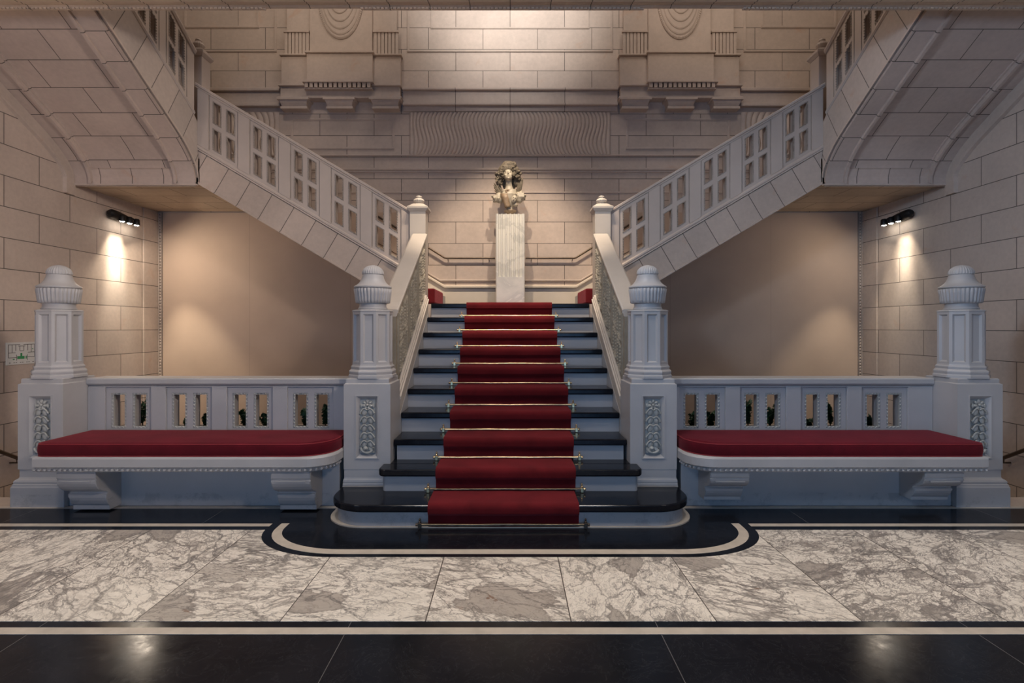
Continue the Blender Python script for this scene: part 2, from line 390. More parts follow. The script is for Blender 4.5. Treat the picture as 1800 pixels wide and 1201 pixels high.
for s in (-1, 1):
    MB().box(s*1.58, s*5, 3.746, 3.80, 0, .002).build('pale_strip', M['inlay'], floor)
    MB().box(s*1.3, s*5, 4.12, 4.17, 0, .003).build('pale_strip', M['inlay'], floor)
MB().box(-4.998, 4.998, 2.428, 2.483, 0, .002).build('pale_strip', M['inlay'], floor)
MB().poly(rounded(1.315, 3.705, 4.13, .30), 0, .012).build('step_pale_ring', M['inlay'], floor)

struct('wall_back', MB().box(-5.3, 5.3, YB, YB+.3, -3, 9), M['wall_x'])
struct('wall_left', MB().box(-5.3, -5, -6.3, YB, -3, 9), M['wall_y'])
struct('wall_right', MB().box(5, 5.3, -6.3, YB, -3, 9), M['wall_y'])
wf = MB(); P0 = lambda u, w, t: (u, -6-t, w)
wf.plate(P0, [-5, -2.3, -1.1, -1.0, 1.0, 1.1, 2.3, 5], [-3, .1, 2.9, 9], [(-2.3, -1.1, .1, 2.9), (-1.0, 1.0, .1, 2.9), (1.1, 2.3, .1, 2.9)], 0, .3)
struct('wall_front', wf, M['stone'])
for i, (a, b) in enumerate(((-2.3, -1.1), (-1.0, 1.0), (1.1, 2.3))):
    struct('window_%d' % (i+1), MB().box(a, b, -6.2, -6.18, .1, 2.9), M['glass'])
struct('ceiling', MB().box(-4.998, 4.998, -6, YB, 9.0, 9.2), M['stone'])
# gallery overhead: its soffit closes the hall and its moulded edge crosses the top of the view
g = thing('gallery', (0, 4.2, 4.05), 'stone gallery edge with moulded underside crossing the top of the view', 'gallery')
MB().box(-4.995, 4.995, -5.99, 4.36, 4.05, 4.65).build('gallery_slab', M['gallery'], g)
prof = [(0, .60), (0, 0), (.02, -.012), (.05, -.012), (.06, 0), (.075, .004), (.095, .0), (.11, .012), (.135, .014), (.15, .006), (.175, .006), (.19, .02), (.19, .12), (.17, .14), (.17, .60)]
MB().prof(lambda u, w, t: (u, 4.36+t, 4.05+w), [-4.995, 4.995], prof).build('edge_moulding', M['gallery'], g)
for (a, b) in ((-4.99, -2.05), (-1.25, 1.12), (1.95, 4.99)):
    db = MB().box(a, b, 4.530, 4.549, 4.050, 4.064); x = a
    while x < b-.03:
        db.box(x, x+.022, 4.512, 4.530, 4.046, 4.060); x += .034
    db.build('dentil_band', M['gallery'], g)

# ------------------------------------------------------------------ carved back wall
PB = lambda u, w, t: (u, YB-t, w)
wb = bpy.data.objects['wall_back']
def wbuild(mb, name, m=None, **kw): return mb.build(name, m or M['stone_rel'], wb, **kw)
zc = [bz(y) for y in range(0, 600)]
def frame(mb, x0, x1, z0, z1, w=.03, t=.010, P=PB, t0=0):
    for (a, b, c, d) in ((x0, x1, z1-w, z1), (x0, x1, z0, z0+w), (x0, x0+w, z0+w, z1-w), (x1-w, x1, z0+w, z1-w)):
        mb.pbox(P, a, b, c, d, t0, t0+t)
        mb.pbox(P, a+w*.3 if b-a < w*1.1 else a, b-w*.3 if b-a < w*1.1 else b, c+w*.3 if d-c < w*1.1 else c, d-w*.3 if d-c < w*1.1 else d, t0+t, t0+t*1.6)
# wavy strigil panels
def strigil(u0, u1, z0, z1, flip, n):
    mb = MB(); rows = 18; sub = 6; V = []
    for i in range(n*sub+1):
        ph = (i % sub)/sub; dep = .006+.020*abs(math.sin(PI*ph))**.8
        colv = []
        for j in range(rows+1):
            w = j/rows; env = math.sin(PI*w)
            off = flip*(.030*math.sin(2*PI*w)+.020*(2*w-1)**5)
            e = min(i, n*sub-i)/(n*sub); k = min(1, e*8)
            colv.append(mb.bm.verts.new(PB(u0+(u1-u0)*i/(n*sub)+off*k, z0+(z1-z0)*w, dep)))
        V.append(colv)
    for i in range(n*sub):
        for j in range(rows):
            mb.bm.faces.new((V[i][j], V[i+1][j], V[i+1][j+1], V[i][j+1]))
    o = wbuild(mb, 'strigil_panel', M['stone'], smooth=False, recalc=False); return o
strigil(bx(720), 0, bz(272), bz(198), 1, 26); strigil(0, bx(1073), bz(272), bz(198), -1, 26)
for s in (-1, 1):
    c = s*(bx(1191.5)-bx(897))
    e = sorted((c-s*bx(897+1), c))
    a, b = sorted((s*4.95, s*bx(1303)))
    strigil(a, b, bz(272), bz(198), s, 20)
    m1 = MB()                                         # pier blocks above the cornice
    m1.pbox(PB, c-.84, c+.84, bz(156), bz(104), 0, .09)
    m1.pbox(PB, c-.46, c+.46, bz(156), bz(100), .09, .15)
    m1.pbox(PB, c-.86, c+.86, bz(104), bz(101), 0, .12); m1.pbox(PB, c-.48, c+.48, bz(103), bz(99.5), 0, .175)
    m1.pbox(PB, c-.78, c+.78, bz(101), bz(-180), 0, .05)
    m1.pbox(PB, c-.44, c+.44, bz(101), bz(-180), .05, .085)
    wbuild(m1, 'pier_block', M['stone'], bevel=.006)
    m2 = MB()                                         # fluted capitals
    for k in (-1, 1):
        c2 = c+k*.63
        for q in range(7):
            m2.pbox(PB, c2-.165+q*.05, c2-.165+q*.05+.039, bz(101), bz(62), .05, .075)
        m2.pbox(PB, c2-.18, c2+.18, bz(62), bz(59), .05, .09)
    wbuild(m2, 'fluted_capital', M['stone'])
    sw = MB()                                         # festoon: overlapping crescent shells
    zt = bz(-30)
    for q, (ww, hh) in enumerate(((.335, .72), (.305, .66), (.275, .56), (.235, .44), (.19, .32))):
        hh = zt-bz((75, 68, 59, 47, 34)[q]); t_ = .085+.012*q; pts = []
        for i in range(33):
            a_ = PI*i/32; pts.append((c-ww*math.cos(a_), zt-hh*math.sin(a_)**.75))
        sw.loft([[(x, YB-.08, z) for x, z in pts], [(x, YB-t_-.012, z) for x, z in pts], [(c+(x-c)*.95, YB-t_-.018, zt+(z-zt)*.975) for x, z in pts]])
    for i in range(70):
        a_ = PI*(i+.5)/70; x, z = c-.320*math.cos(a_), zt-(zt-bz(72))*math.sin(a_)**.75
        sw.ell((x, YB-.103, z), (.007, .006, .018), Matrix.Rotation(math.atan2(math.cos(a_), math.sin(a_)), 3, 'Y'), 6, 4)
    wbuild(sw, 'carved_swag', M['stone'])
    cn = MB()                                         # cornice with three brackets
    cn.pbox(PB, c-.86, c+.86, bz(159), bz(156), 0, .16); cn.pbox(PB, c-.84, c+.84, bz(177), bz(159), 0, .12)
    cn.pbox(PB, c-.87, c+.87, bz(180), bz(177), 0, .15)
    wbuild(cn, 'pier_cornice', M['stone'], bevel=.006)
    for k in (-1, 0, 1):
        br = MB(); c2 = c+k*.64; h2 = .22
        br.pbox(PB, c2-h2, c2+h2, bz(184), bz(180), 0, .19)
        br.loft([[PB(c2-h2+i_, bz(yy), 0), PB(c2+h2-i_, bz(yy), 0), PB(c2+h2-i_, bz(yy), t_), PB(c2-h2+i_, bz(yy), t_)] for (yy, i_, t_) in ((184, .02, .17), (188, .035, .16), (194, .05, .13))])
        br.pbox(PB, c2-h2+.035, c2+h2-.035, bz(198), bz(194), 0, .15)
        wbuild(br, 'cornice_bracket', M['stone'])
    dn_ = MB(); dn_.pbox(PB, c-.49, c+.49, bz(157), bz(153), .1, .24)
    for q in range(14): dn_.pbox(PB, c-.46+q*.0665, c-.46+q*.0665+.045, bz(165), bz(157), .1, .22)
    dn_.pbox(PB, c-.47, c+.47, bz(167), bz(165), .1, .20)
    wbuild(dn_, 'dentil_band', M['stone'])
    fr = MB(); frame(fr, c-.74, c+.74, bz(263), bz(208), .035, .010); wbuild(fr, 'panel_frame', M['stone'])
    # string cornice left/right of the pier
    for (a_, b_) in ((c+s*.86, s*5),):
        a_, b_ = sorted((a_, b_)); k = MB()
        k.pbox(PB, a_, b_, bz(164), bz(158), 0, .09); k.pbox(PB, a_, b_, bz(184), bz(164), 0, .05); k.pbox(PB, a_, b_, bz(190), bz(184), 0, .08)
        wbuild(k, 'cornice', M['ledge'], bevel=.01)
    fr = MB(); a_, b_ = sorted((s*bx(1307), s*4.9)); frame(fr, a_, b_, bz(92), bz(-30), .035, .010)
    frame(fr, a_+.25, b_-.25, bz(50), bz(-10), .035, .010); wbuild(fr, 'panel_frame', M['stone'])
k = MB(); a_ = bx(1085)-.0
k.pbox(PB, -a_, a_, bz(162), bz(158), 0, .085); k.pbox(PB, -a_, a_, bz(184), bz(162), 0, .045); k.pbox(PB, -a_, a_, bz(188), bz(184), 0, .075); k.pbox(PB, -a_, a_, bz(197), bz(188), 0, .03)
wbuild(k, 'cornice', bevel=.008)
fr = MB(); frame(fr, bx(716), bx(1077), bz(92), bz(-60), .03, .010); frame(fr, bx(757), bx(1036), bz(51), bz(-40), .025, .008); wbuild(fr, 'panel_frame', M['stone'])
k = MB(); k.pbox(PB, -3.4, 3.4, bz(275), bz(272.5), 0, .03); k.pbox(PB, -3.4, 3.4, bz(300), bz(296), 0, .035); k.pbox(PB, -3.4, 3.4, bz(304), bz(300), 0, .02); k.pbox(PB, -3.4, 3.4, bz(340), bz(337), 0, .012)
wbuild(k, 'string_course', M['ledge'], bevel=.006)
# dado line and skirting on the landing, rising with the side flights
PS = lambda s: (lambda u, w, t: (s*u, YB-t, w))
def rising(mb, s, zs, dz, t, ufold, umax=2.2, slope=.60):
    pr = [(0, 0), (t*.6, 0), (t, dz*.3), (t, dz*.7), (t*.6, dz), (0, dz)]
    rings = []
    for u in (0, ufold, umax):
        zz = zs+max(0, u-ufold)*slope
        rings.append([PS(s)(u, zz+w, tt) for tt, w in pr])
    mb.loft(rings)
for s in (-1, 1):
    mb = MB(); rising(mb, s, bz(495), .03, .03, 1.0); wbuild(mb, 'dado_moulding', M['ledge'])
    mb = MB(); rising(mb, s, bz(508), .05, .07, .93); wbuild(mb, 'skirting_moulding', M['cream'])
    mb = MB(); mb.loft([[PS(s)(u, w, t) for t, w in ((0, 1.6+dz_), (.03, 1.6+dz_), (.03, bz(508)+dz_), (0, bz(508)+dz_))] for u, dz_ in ((0, 0), (.93, 0), (2.2, .76))])
    wbuild(mb, 'skirting', M['cream'])
# beige fabric panels in the two alcoves
for s in (-1, 1):
    w_ = struct('wall_alcove_'+SIDE[s], MB().box(s*1.25, s*4.93, YB-.03, YB-.001, 0, 3.015), M['fabric'])
    mb = MB(); z = -.0
    while z < 3.0:
        mb.ell((s*4.965, YB-.03, z+.02), (.012, .014, .02), None, 6, 4); z += .042
    mb.box(s*4.945, s*4.95, YB-.035, YB-.001, 0, 3.015); mb.box(s*4.98, s*4.99, YB-.04, YB-.001, 0, 3.015)
    mb.build('beaded_border', M['stone'], w_)
    t_ = struct('trim_%d' % (1 if s < 0 else 2), MB().box(s*4.988, s*5.0, 7.36, YB-.045, 0, 3.015), M['wall_y'])

# ------------------------------------------------------------------ central stair
HR, RUN, D1 = .166, .288, 3.69
SL = HR/RUN
def stepz(k): return HR*k
def stepd(k): return D1+RUN*(k-1)
st = thing('staircase', (0, D1, 0), 'central flight of ten black marble steps with white painted risers', 'staircase')
HW = .922
for k in range(1, 11):
    d, z = stepd(k), stepz(k); yb = stepd(k+1)+.04 if k < 10 else 6.72
    if k == 1:
        MB().poly(rounded(1.255, d+.035, 4.125, .25), .012, z-.052).build('riser', M['paint'], st)
        MB().poly(rounded(1.285, d, 4.125, .28), z-.052, z).build('tread', M['black'], st, bevel=.012, seg=3)
        continue
    if k == 2:
        MB().poly(rounded(.95, d+.035, 4.165, .03), stepz(1), z-.052).build('riser', M['paint'], st)
        MB().poly(rounded(.98, d, 4.165, .06), z-.052, z).build('tread', M['black'], st, bevel=.012, seg=3)
        MB().box(-HW, HW, 4.165, yb, stepz(1), z).build('tread', M['black'], st)
        continue
    if k == 3:
        MB().box(-.90, .90, d+.03, yb, stepz(k-1), z-.052).build('riser', M['paint'], st)
        MB().box(-.922, .922, d, yb, z-.052, z).build('tread', M['black'], st, bevel=.012, seg=3)
        continue
    MB().box(-HW, HW, d+.03, yb, stepz(k-1), z-.052).build('riser', M['paint'], st)
    MB().box(-HW, HW, d, yb if k < 10 else YB-.075, z-.052, z).build('tread', M['black'], st, bevel=.012, seg=3)
for s in (-1, 1):                                     # solid flank and skirt
    P = lambda u, w, t: (s*(.925+t), u, w)
    nz = lambda u: .166+SL*(u-D1)
    mb = MB(); mb.loft([[P(u, w, t) for t, w in ((-.002, 0.02), (.26, 0.02), (.26, min(nz(u), 1.52)-.002), (-.002, nz(u)-.002))] for u in (4.54, 6.04, 6.10)])
    mb.build('stair_flank', M['paint'], st)
    lb = MB().box(s*.925, s*1.25, 6.33, YB-.03, .0, 1.655); lb.build('landing_block', M['stone'], st)
    pr = [(.0, .17), (-.0, -.10), (.012, -.10), (.012, .0), (.012, .17)]
    mb = MB(); pr = [(.037, -.05), (-.0, -.05), (-.0, .12), (-.008, .128), (-.008, .145), (.004, .150), (.006, .170), (.014, .174), (.018, .190), (.037, .195)]
    mb.loft([[P(u, nz(u)+w, t) for t, w in pr] for u in (4.54, 6.10)])
    mb.build('skirt_moulding', M['paint_rail'], st)

# carpet
def carpet_edges(k):
    L = {1: -.563, 2: -.549, 3: -.526, 4: -.508, 5: -.497, 6: -.50, 7: -.503, 8: -.505, 9: -.507, 10: -.509}
    R = {1: .470, 2: .482, 3: .501, 4: .512, 5: .518, 6: .51, 7: .503, 8: .495, 9: .49, 10: .485}
    k = max(1, min(10, k)); return L[k], R[k]
cp = []
th = .014
for k in range(1, 11):
    d, z = stepd(k), stepz(k)
    zb = stepz(k-1) if k > 1 else .006
    fr_y = d+.030                               # riser face
    cp.append((k, fr_y-th-.002, zb+th, fr_y, zb))
    cp.append((k, fr_y-th-.004, z-.075, fr_y-.001, z-.075))
    cp.append((k, d-th+.002, z-.055, fr_y-.001, z-.06))
    for a in range(0, 6):
        t = (PI/2)*a/5
        R_ = .026
        cp.append((k, d+R_-.006-(R_+th-.006)*math.cos(t)+.0, z-R_+(R_+th)*math.sin(t), d+R_-R_*math.cos(t)-.001, z-R_+R_*math.sin(t)+.001))
    if k == 10:
        cp.append((k, 7.14, z+th, 7.14, z+.001))
    else:
        cp.append((k, stepd(k+1)+.03-th-.002-.012, z+th, stepd(k+1)+.03-.012, z+.001))
mb = MB(); rings = []
NX = 24
for (k, yo, zo, yi, zi) in cp:
    L, R = carpet_edges(k); ring = []
    for i in range(NX+1):
        x = L+(R-L)*i/NX; w_ = .0022*noise.noise(Vector((x*5, yo*6, zo*6)))
        ring.append((x, yo+w_, zo+w_))
    for i in range(NX, -1, -1):
        ring.append((L+(R-L)*i/NX, yi, zi))
    rings.append(ring)
mb.loft(rings)
cpt = mb.build('stair_carpet', M['carpet'], smooth=True)
tag(cpt, 'long red carpet runner laid down the middle of the central staircase', 'carpet')
names = ['lowest', 'second lowest', 'third from the bottom', 'fourth from the bottom', 'fifth from the bottom', 'fifth from the top', 'fourth from the top', 'third from the top', 'second highest', 'highest']
for k in range(1, 11):
    L, R = carpet_edges(k); a, b = L-.055, R+.045
    z = stepz(k-1)+.024 if k > 1 else .034; y = stepd(k)+.03-.034
    dark = k in (1, 2)
    r_ = thing('stair_rod', ((a+b)/2, y, z), ('dark' if dark else 'polished brass')+' stair rod across the red carpet, '+names[k-1]+' of the ten', 'stair rod', 'stair rods holding the red carpet')
    mm = M['brass_dark'] if dark else M['brass']
    mb = MB(); mb.tube([(a+.012, y, z)]+[(a+(b-a)*i/6, y-.001*math.sin(i), z+.0015*math.sin(i*2.1+k)) for i in range(1, 6)]+[(b-.012, y, z)], .0085, 10)
    mb.build('rod', mm, r_, smooth=True)
    for q, xx in ((1, a), (-1, b)):
        br = MB(); br.box(xx-.011, xx+.011, y-.012, y+.012, z-.022, z+.014)
        br.tube([(xx-q*.012, y, z), (xx-q*.028, y, z)], .010, 10)
        br.lathe(xx, y, [(.004, z+.014), (.010, z+.020), (.004, z+.026), (.008, z+.034), (.003, z+.044)], 10)
        br.build('bracket', M['brass'] if k > 1 else M['bronze'], r_, smooth=True, bevel=.002)

# ------------------------------------------------------------------ newel pillars
def splay(mb, P, u0, u1, w0, w1, border, bev, t_out, t_in):
    def rc(e, t): return [P(u0+e, w0+e, t), P(u1-e, w0+e, t), P(u1-e, w1-e, t), P(u0+e, w1-e, t)]
    mb.loft([rc(0, t_in), rc(0, t_out), rc(border, t_out), rc(border+bev, t_in)], caps=False, closed=True)
def leaf_blob(mb, c, L_, W_, ang, t=.012):
    rot = Matrix.Rotation(ang, 3, 'Y')
    mb.ell(c, (W_, t, L_), rot, 8, 6)
def carving(cx, y, z0, z1):
    mb = MB(); w = .058
    mb.box(cx-w, cx+w, y+.006, y+.012, z0, z1)
    zf = z1-.038
    for i in range(7):
        a = 2*PI*i/7; mb.ell((cx+.027*math.sin(a), y-.003, zf+.027*math.cos(a)), (.012, .012, .017), Matrix.Rotation(a, 3, 'Y'), 8, 6)
    mb.ell((cx, y-.010, zf), (.011, .012, .011), None, 8, 6)
    for q in (-1, 1): mb.ell((cx+q*.046, y, zf-.008), (.011, .010, .018), None, 8, 6)
    for i in range(5):
        zz = zf-.058-.062*i
        for q in (-1, 1):
            mb.ell((cx+q*.024, y-.002, zz), (.020, .013, .030), Matrix.Rotation(-q*.35, 3, 'Y'), 10, 8)
            arc = [(cx+q*(.002+.052*t), y-.014, zz+.018+.016*math.sin(PI*t)-.022*t*t) for t in (0, .25, .5, .75, 1)]
            mb.tube(arc, [.004, .006, .0065, .006, .005], 8)
            mb.ell((cx+q*.052, y-.006, zz-.006), (.008, .011, .010), None, 8, 6)
    mb.ell((cx-.012, y-.012, zf-.335), (.018, .014, .017), None, 10, 8); mb.ell((cx-.012, y-.026, zf-.335), (.008, .006, .008), None, 8, 6)
    arc = [(cx+.050*math.cos(t), y-.012, zf-.330-.040*math.sin(t)) for t in [PI*i/8 for i in range(9)]]
    mb.tube(arc, .009, 8)
    for q in (-1, 1):
        mb.ell((cx+q*.028, y, z0+.030), (.016, .011, .034), Matrix.Rotation(-q*.7, 3, 'Y'), 8, 6)
        mb.ell((cx+q*.046, y-.004, z0+.012), (.009, .010, .009), None, 8, 6)
    return mb
def oct_stack(mb, cx, cy, lst):
    mb.lathe(cx, cy, [(r/2/math.cos(PI/8), z) for r, z in lst], 8, PI/8)
def newel(cx, w, label):
    y0 = 4.17; cy = y0+w/2; x0, x1 = cx-w/2, cx+w/2
    n_ = thing('newel_pillar', (cx, cy, 0), label, 'pillar', 'octagonal newel pillars')
    mb = MB(); zb = 0.0
    lst = [(.032, .0), (.032, .155), (.026, .160), (.026, .172), (.018, .180), (.022, .190), (.014, .205), (.002, .212), (-.006, .222), (-.006, .286)]
    if abs(cx) < 2: lst = [(e*.28, z) for e, z in lst]
    mb.loft([[(x0-e, y0-e, z), (x1+e, y0-e, z), (x1+e, y0+w+e, z), (x0-e, y0+w+e, z)] for e, z in lst])
    mb.build('plinth', M['paint'], n_, bevel=.004)
    fx0, fx1, fz0, fz1 = cx-.082, cx+.082, .375, .85
    mb = MB(); P = lambda u, w_, t: (u, y0-t, w_)
    mb.plate(P, [x0, fx0, fx1, x1], [.285, fz0, fz1, .943], [(fx0, fx1, fz0, fz1)], -.03, 0)
    mb.box(x0, x1, y0+.03, y0+w, .285, .943)
    mb.build('pedestal', M['paint'], n_)
    mb = MB(); lst = [(-.004, .943), (-.014, .950), (-.014, .978), (-.018, .985)]
    mb.loft([[(x0-e, y0-e, z), (x1+e, y0-e, z), (x1+e, y0+w+e, z), (x0-e, y0+w+e, z)] for e, z in lst]); mb.build('pedestal_cap', M['paint'], n_)
    mb = MB(); P = lambda u, w_, t: (u, y0-t, w_)
    splay(mb, P, fx0-.008, fx1+.008, fz0-.008, fz1+.008, .008, .024, .006, -.024)
    mb.build('panel_frame', M['paint'], n_)
    carving(cx, y0+.016, fz0+.03, fz1-.03).build('relief_carving', M['carve'], n_, smooth=True)
    # octagonal shaft with sunk panels
    F = .292; mb = MB()
    oct_stack(mb, cx, cy, [(.350, .985), (.350, 1.004), (.336, 1.010), (.336, 1.018), (.342, 1.026), (.342, 1.036), (.328, 1.046), (.312, 1.052), (.312, 1.060), (.318, 1.066), (.316, 1.074), (.300, 1.080), (.294, 1.09), (F-.03, 1.094)])
    mb.build('shaft_base', M['paint'], n_)
    mb = MB(); oct_stack(mb, cx, cy, [(F-.030, 1.088), (F-.030, 1.50)])
    hw = F/2*math.tan(PI/8)
    for q in range(8):
        a = PI/4*q
        def Pq(u, w_, t, a=a):
            r = F/2+t; return (cx+r*math.sin(a)+u*math.cos(a), cy-r*math.cos(a)+u*math.sin(a), w_)
        splay(mb, Pq, -hw, hw, 1.088, 1.505, .020, .012, 0, -.016)
    mb.build('shaft', M['paint'], n_)
    mb = MB(); oct_stack(mb, cx, cy, [(F+.004, 1.505), (F+.008, 1.512), (F, 1.518), (F-.03, 1.522)]); mb.build('shaft_cap', M['paint'], n_)
    mb = MB(); mb.lathe(cx, cy, [(.112, 1.522), (.116, 1.53), (.110, 1.54), (.106, 1.55), (.106, 1.575)], 48); mb.build('neck', M['paint'], n_, smooth=True)
    mb = MB(); NF = 32
    mb.lathe(cx, cy, [(.118, 1.573), (.128, 1.577), (.132, 1.60), (.138, 1.65), (.143, 1.685), (.137, 1.694)], NF*6, 0, lambda a, i: 1+(.050 if 0 < i < 5 else .015)*(math.sqrt(abs(math.cos(NF/2*a)))*2-1))
    mb.build('fluted_crown', M['paint'], n_, smooth='all')
    mb = MB(); mb.lathe(cx, cy, [(.142, 1.694), (.148, 1.699), (.148, 1.707), (.140, 1.713), (.125, 1.722), (.108, 1.738), (.096, 1.757), (.088, 1.776), (.083, 1.795), (.080, 1.803)], 48)
    mb.build('bell', M['paint'], n_, smooth=True)
    mb = MB(); lst = [(.080, 1.803), (.084, 1.808)]+[(.083*math.cos(t), 1.812+.070*math.sin(t)) for t in [PI/2*i/8 for i in range(8)]]+[(.006, 1.883)]
    mb.lathe(cx, cy, lst, 112, 0, lambda a, i: 1+(.045*(abs(math.cos(14*a))*2-1) if 1 < i < 9 else 0))
    mb.build('ribbed_dome', M['paint'], n_, smooth='all')
newel(-3.625, .35, 'white octagonal pillar with ribbed dome at the far left end of the left bench')
newel(-1.105, .36, 'white octagonal pillar with ribbed dome between the left bench and the stairs')
newel(1.105, .36, 'white octagonal pillar with ribbed dome between the stairs and the right bench')
newel(3.625, .35, 'white octagonal pillar with ribbed dome at the far right end of the right bench')

# ------------------------------------------------------------------ benches, balustrades, cushions
def hole_frame(mb, P, u0, u1, w0, w1, fw, t0, t1, beads=0, bt=.006):
    for (a, b, c, d) in ((u0, u1, w1-fw, w1), (u0, u1, w0, w0+fw), (u0, u0+fw, w0+fw, w1-fw), (u1-fw, u1, w0+fw, w1-fw)):
        mb.pbox(P, a, b, c, d, t0, t1)
    if beads:
        n = max(2, int((w1-w0)/beads)); m_ = max(1, int((u1-u0-2*fw)/beads))
        for i in range(n):
            c = w0+(i+.5)*(w1-w0)/n; h = (w1-w0)/n*.34
            for uu in (u0+fw/2, u1-fw/2):
                ring = [P(uu+fw*.42*a_, c+h*b_, t1+bt*.0) for a_, b_ in ((-1, -1), (1, -.3), (1, 1), (-1, .3))]
                mb.loft([ring, [P(uu+fw*.2*a_, c+h*.5*b_, t1+bt) for a_, b_ in ((-1, -1), (1, -.3), (1, 1), (-1, .3))]])
        for i in range(m_):
            c = u0+fw+(i+.5)*(u1-u0-2*fw)/m_; h = (u1-u0-2*fw)/m_*.34
            for ww in (w0+fw/2, w1-fw/2):
                mb.loft([[P(c+h*a_, ww+fw*.42*b_, t1) for a_, b_ in ((-1, -1), (.3, -1), (1, 1), (-.3, 1))], [P(c+h*.5*a_, ww+fw*.2*b_, t1+bt) for a_, b_ in ((-1, -1), (.3, -1), (1, 1), (-.3, 1))]])
YBAL = 4.43
for s in (-1, 1):
    side = SIDE[s]
    P = lambda u, w, t: (s*u, YBAL-t, w)
    b_ = thing('balustrade', (s*2.37, YBAL+.08, .0), 'low white pierced stone balustrade behind the %s red bench cushion' % side, 'balustrade', 'pierced balustrades behind the benches')
    starts = [(1.443 if s < 0 else 1.380)+.4965*i for i in range(4)]
    us = [1.287, 3.448]; ws = [0, .555, .845, .905]; holes = []
    for a in starts:
        for o_ in (.040, .214):
            holes.append((a+o_, a+o_+.123, .555, .845)); us += [a+o_, a+o_+.123]
    MB().plate(P, us, ws, holes, -.10, 0).build('pierced_wall', M['paint'], b_)
    mb = MB()
    for (a, b) in [(1.287, starts[0])]+[(starts[i]+.377, starts[i+1]) for i in range(3)]+[(starts[3]+.377, 3.448)]:
        mb.pbox(P, a, b, .45, .897, 0, .020)
    mb.pbox(P, 1.287, 3.448, .893, .905, 0, .014)
    mb.build('pier_facing', M['paint'], b_, bevel=.003)
    for a in starts:
        fm = MB()
        for o_ in (.040, .214):
            hole_frame(fm, P, a+o_, a+o_+.123, .555, .845, .016, -.018, -.004, .028, .007)
        fm.build('carved_frame', M['carve'], b_)
    pr = [(.0, .905), (.02, .908), (.032, .918), (.036, .925), (.036, .958), (.028, .968), (-.18, .968), (-.186, .958), (-.186, .925), (-.16, .905)]
    MB().prof(P, [1.287, 3.448], pr).build('coping', M['paint'], b_)
    # bench
    bn = thing('bench', (s*2.37, 4.1, 0), 'white stone bench slab with beaded edge on two scroll brackets, %s of the stairs' % side, 'bench', 'stone benches with scroll brackets')
    MB().box(s*1.322, s*3.412, 4.185, YBAL, 0, .335).build('bench_wall', M['paint'], bn)
    # seat slab: rounded corner next to the stairs
    def outline(e, r=.20):
        pts = [(s*3.43, YBAL), (s*3.43, 3.875+e)] if e >= 0 else []
        pts = [(s*3.43, YBAL-.001), (s*(3.43-e*.3), 3.875+e)]
        for i in range(11):
            a = (PI/2)*i/10
            pts.append((s*(1.29+e+r-r*math.sin(a)), 3.875+e+r-r*math.cos(a)))
        pts.append((s*(1.29+e), YBAL-.001)); return pts
    mb = MB(); lst = [(.030, .335), (.022, .345), (.018, .36), (.010, .37), (.0, .378), (.0, .435), (.006, .446), (.012, .450)]
    mb.loft([[(x, y, z) for x, y in outline(e)] for e, z in lst]); mb.build('seat_slab', M['paint'], bn)
    mb = MB(); path = [(x, y) for x, y in outline(.014)][1:-1]+[(s*(1.29+.014), 4.165)]
    # walk along path dropping beads
    acc = 0; 
    for (p, q) in zip(path[:-1], path[1:]):
        L_ = math.dist(p, q); dirv = Vector((q[0]-p[0], q[1]-p[1], 0))/L_; x = acc
        while x < L_:
            c = Vector((p[0], p[1], .353))+dirv*x
            mb.ell(c, (.0125, .010, .011), Matrix.Rotation(math.atan2(dirv.y, dirv.x), 3, 'Z') @ Matrix.Rotation(.5*s, 3, 'Y'), 8, 6); x += .0375
        acc = x-L_
    mb.build('bead_moulding', M['paint'], bn, smooth=True)
    # scroll brackets
    for (a, b) in ((1.455, 1.73), (3.01, 3.285)):
        z0 = .012 if s < 0 else .085
        pr = [(4.185, .335), (3.925, .335), (3.915, .32), (3.915, .285), (3.925, .272), (3.918, .262), (3.922, .24), (3.935, .215), (3.955, .19), (3.985, .17), (4.015, .16), (4.03, .15), (4.035, .14), (4.02, .13), (4.022, .105), (4.03, .08), (4.045, .05), (4.06, .035), (4.06, .0), (4.185, .0)]
        pr = [(y, z0+(z*(.335-z0)/.335)) for y, z in pr]
        mb = MB()
        mb.loft([[(s*x, y, z) for y, z in pr] for x in (a, b)])
        for xx in (a-.006, b):                       # raised scroll line on both cheeks
            pr2 = [(y+.0, z) for y, z in pr[2:15]]; inn = [(y+.024, z+.012) for y, z in pr[2:15]][::-1]
            mb.loft([[(s*x, y, z) for y, z in pr2+inn] for x in (xx, xx+.006)])
        mb.build('scroll_bracket', M['paint'], bn, bevel=.004)
        bd = MB().box(s*(a+.03), s*(b-.03), 3.908, 3.92, .262, .268); 
        bd.build('bracket_fillet', M['paint'], bn)
    # cushion
    def cout(e, r=.24, r2=.07):
        pts = [(s*(3.415-e), YBAL-.016-e)]
        for i in range(7):
            a = (PI/2)*i/6; pts.append((s*(3.435-e-r2+r2*math.cos(a)), 3.885+e+r2-r2*math.sin(a)))
        for i in range(13):
            a = (PI/2)*i/12; pts.append((s*(1.305+e+r-r*math.sin(a)), 3.885+e+r-r*math.cos(a)))
        pts.append((s*(1.305+e), YBAL-.016-e)); return pts
    cu = thing('bench_cushion', (s*2.37, 4.15, .45), 'long crimson velvet cushion lying on the white bench %s of the stairs' % side, 'cushion', 'crimson bench cushions')
    mb = MB(); lst = [(.010, .4505), (.002, .456), (0, .465), (-.003, .49), (-.002, .515), (.0, .530), (.006, .5395), (.016, .5455)]
    rr = [[(x, y, z) for x, y in cout(e)] for e, z in lst]
    mb.loft(rr, caps=False)
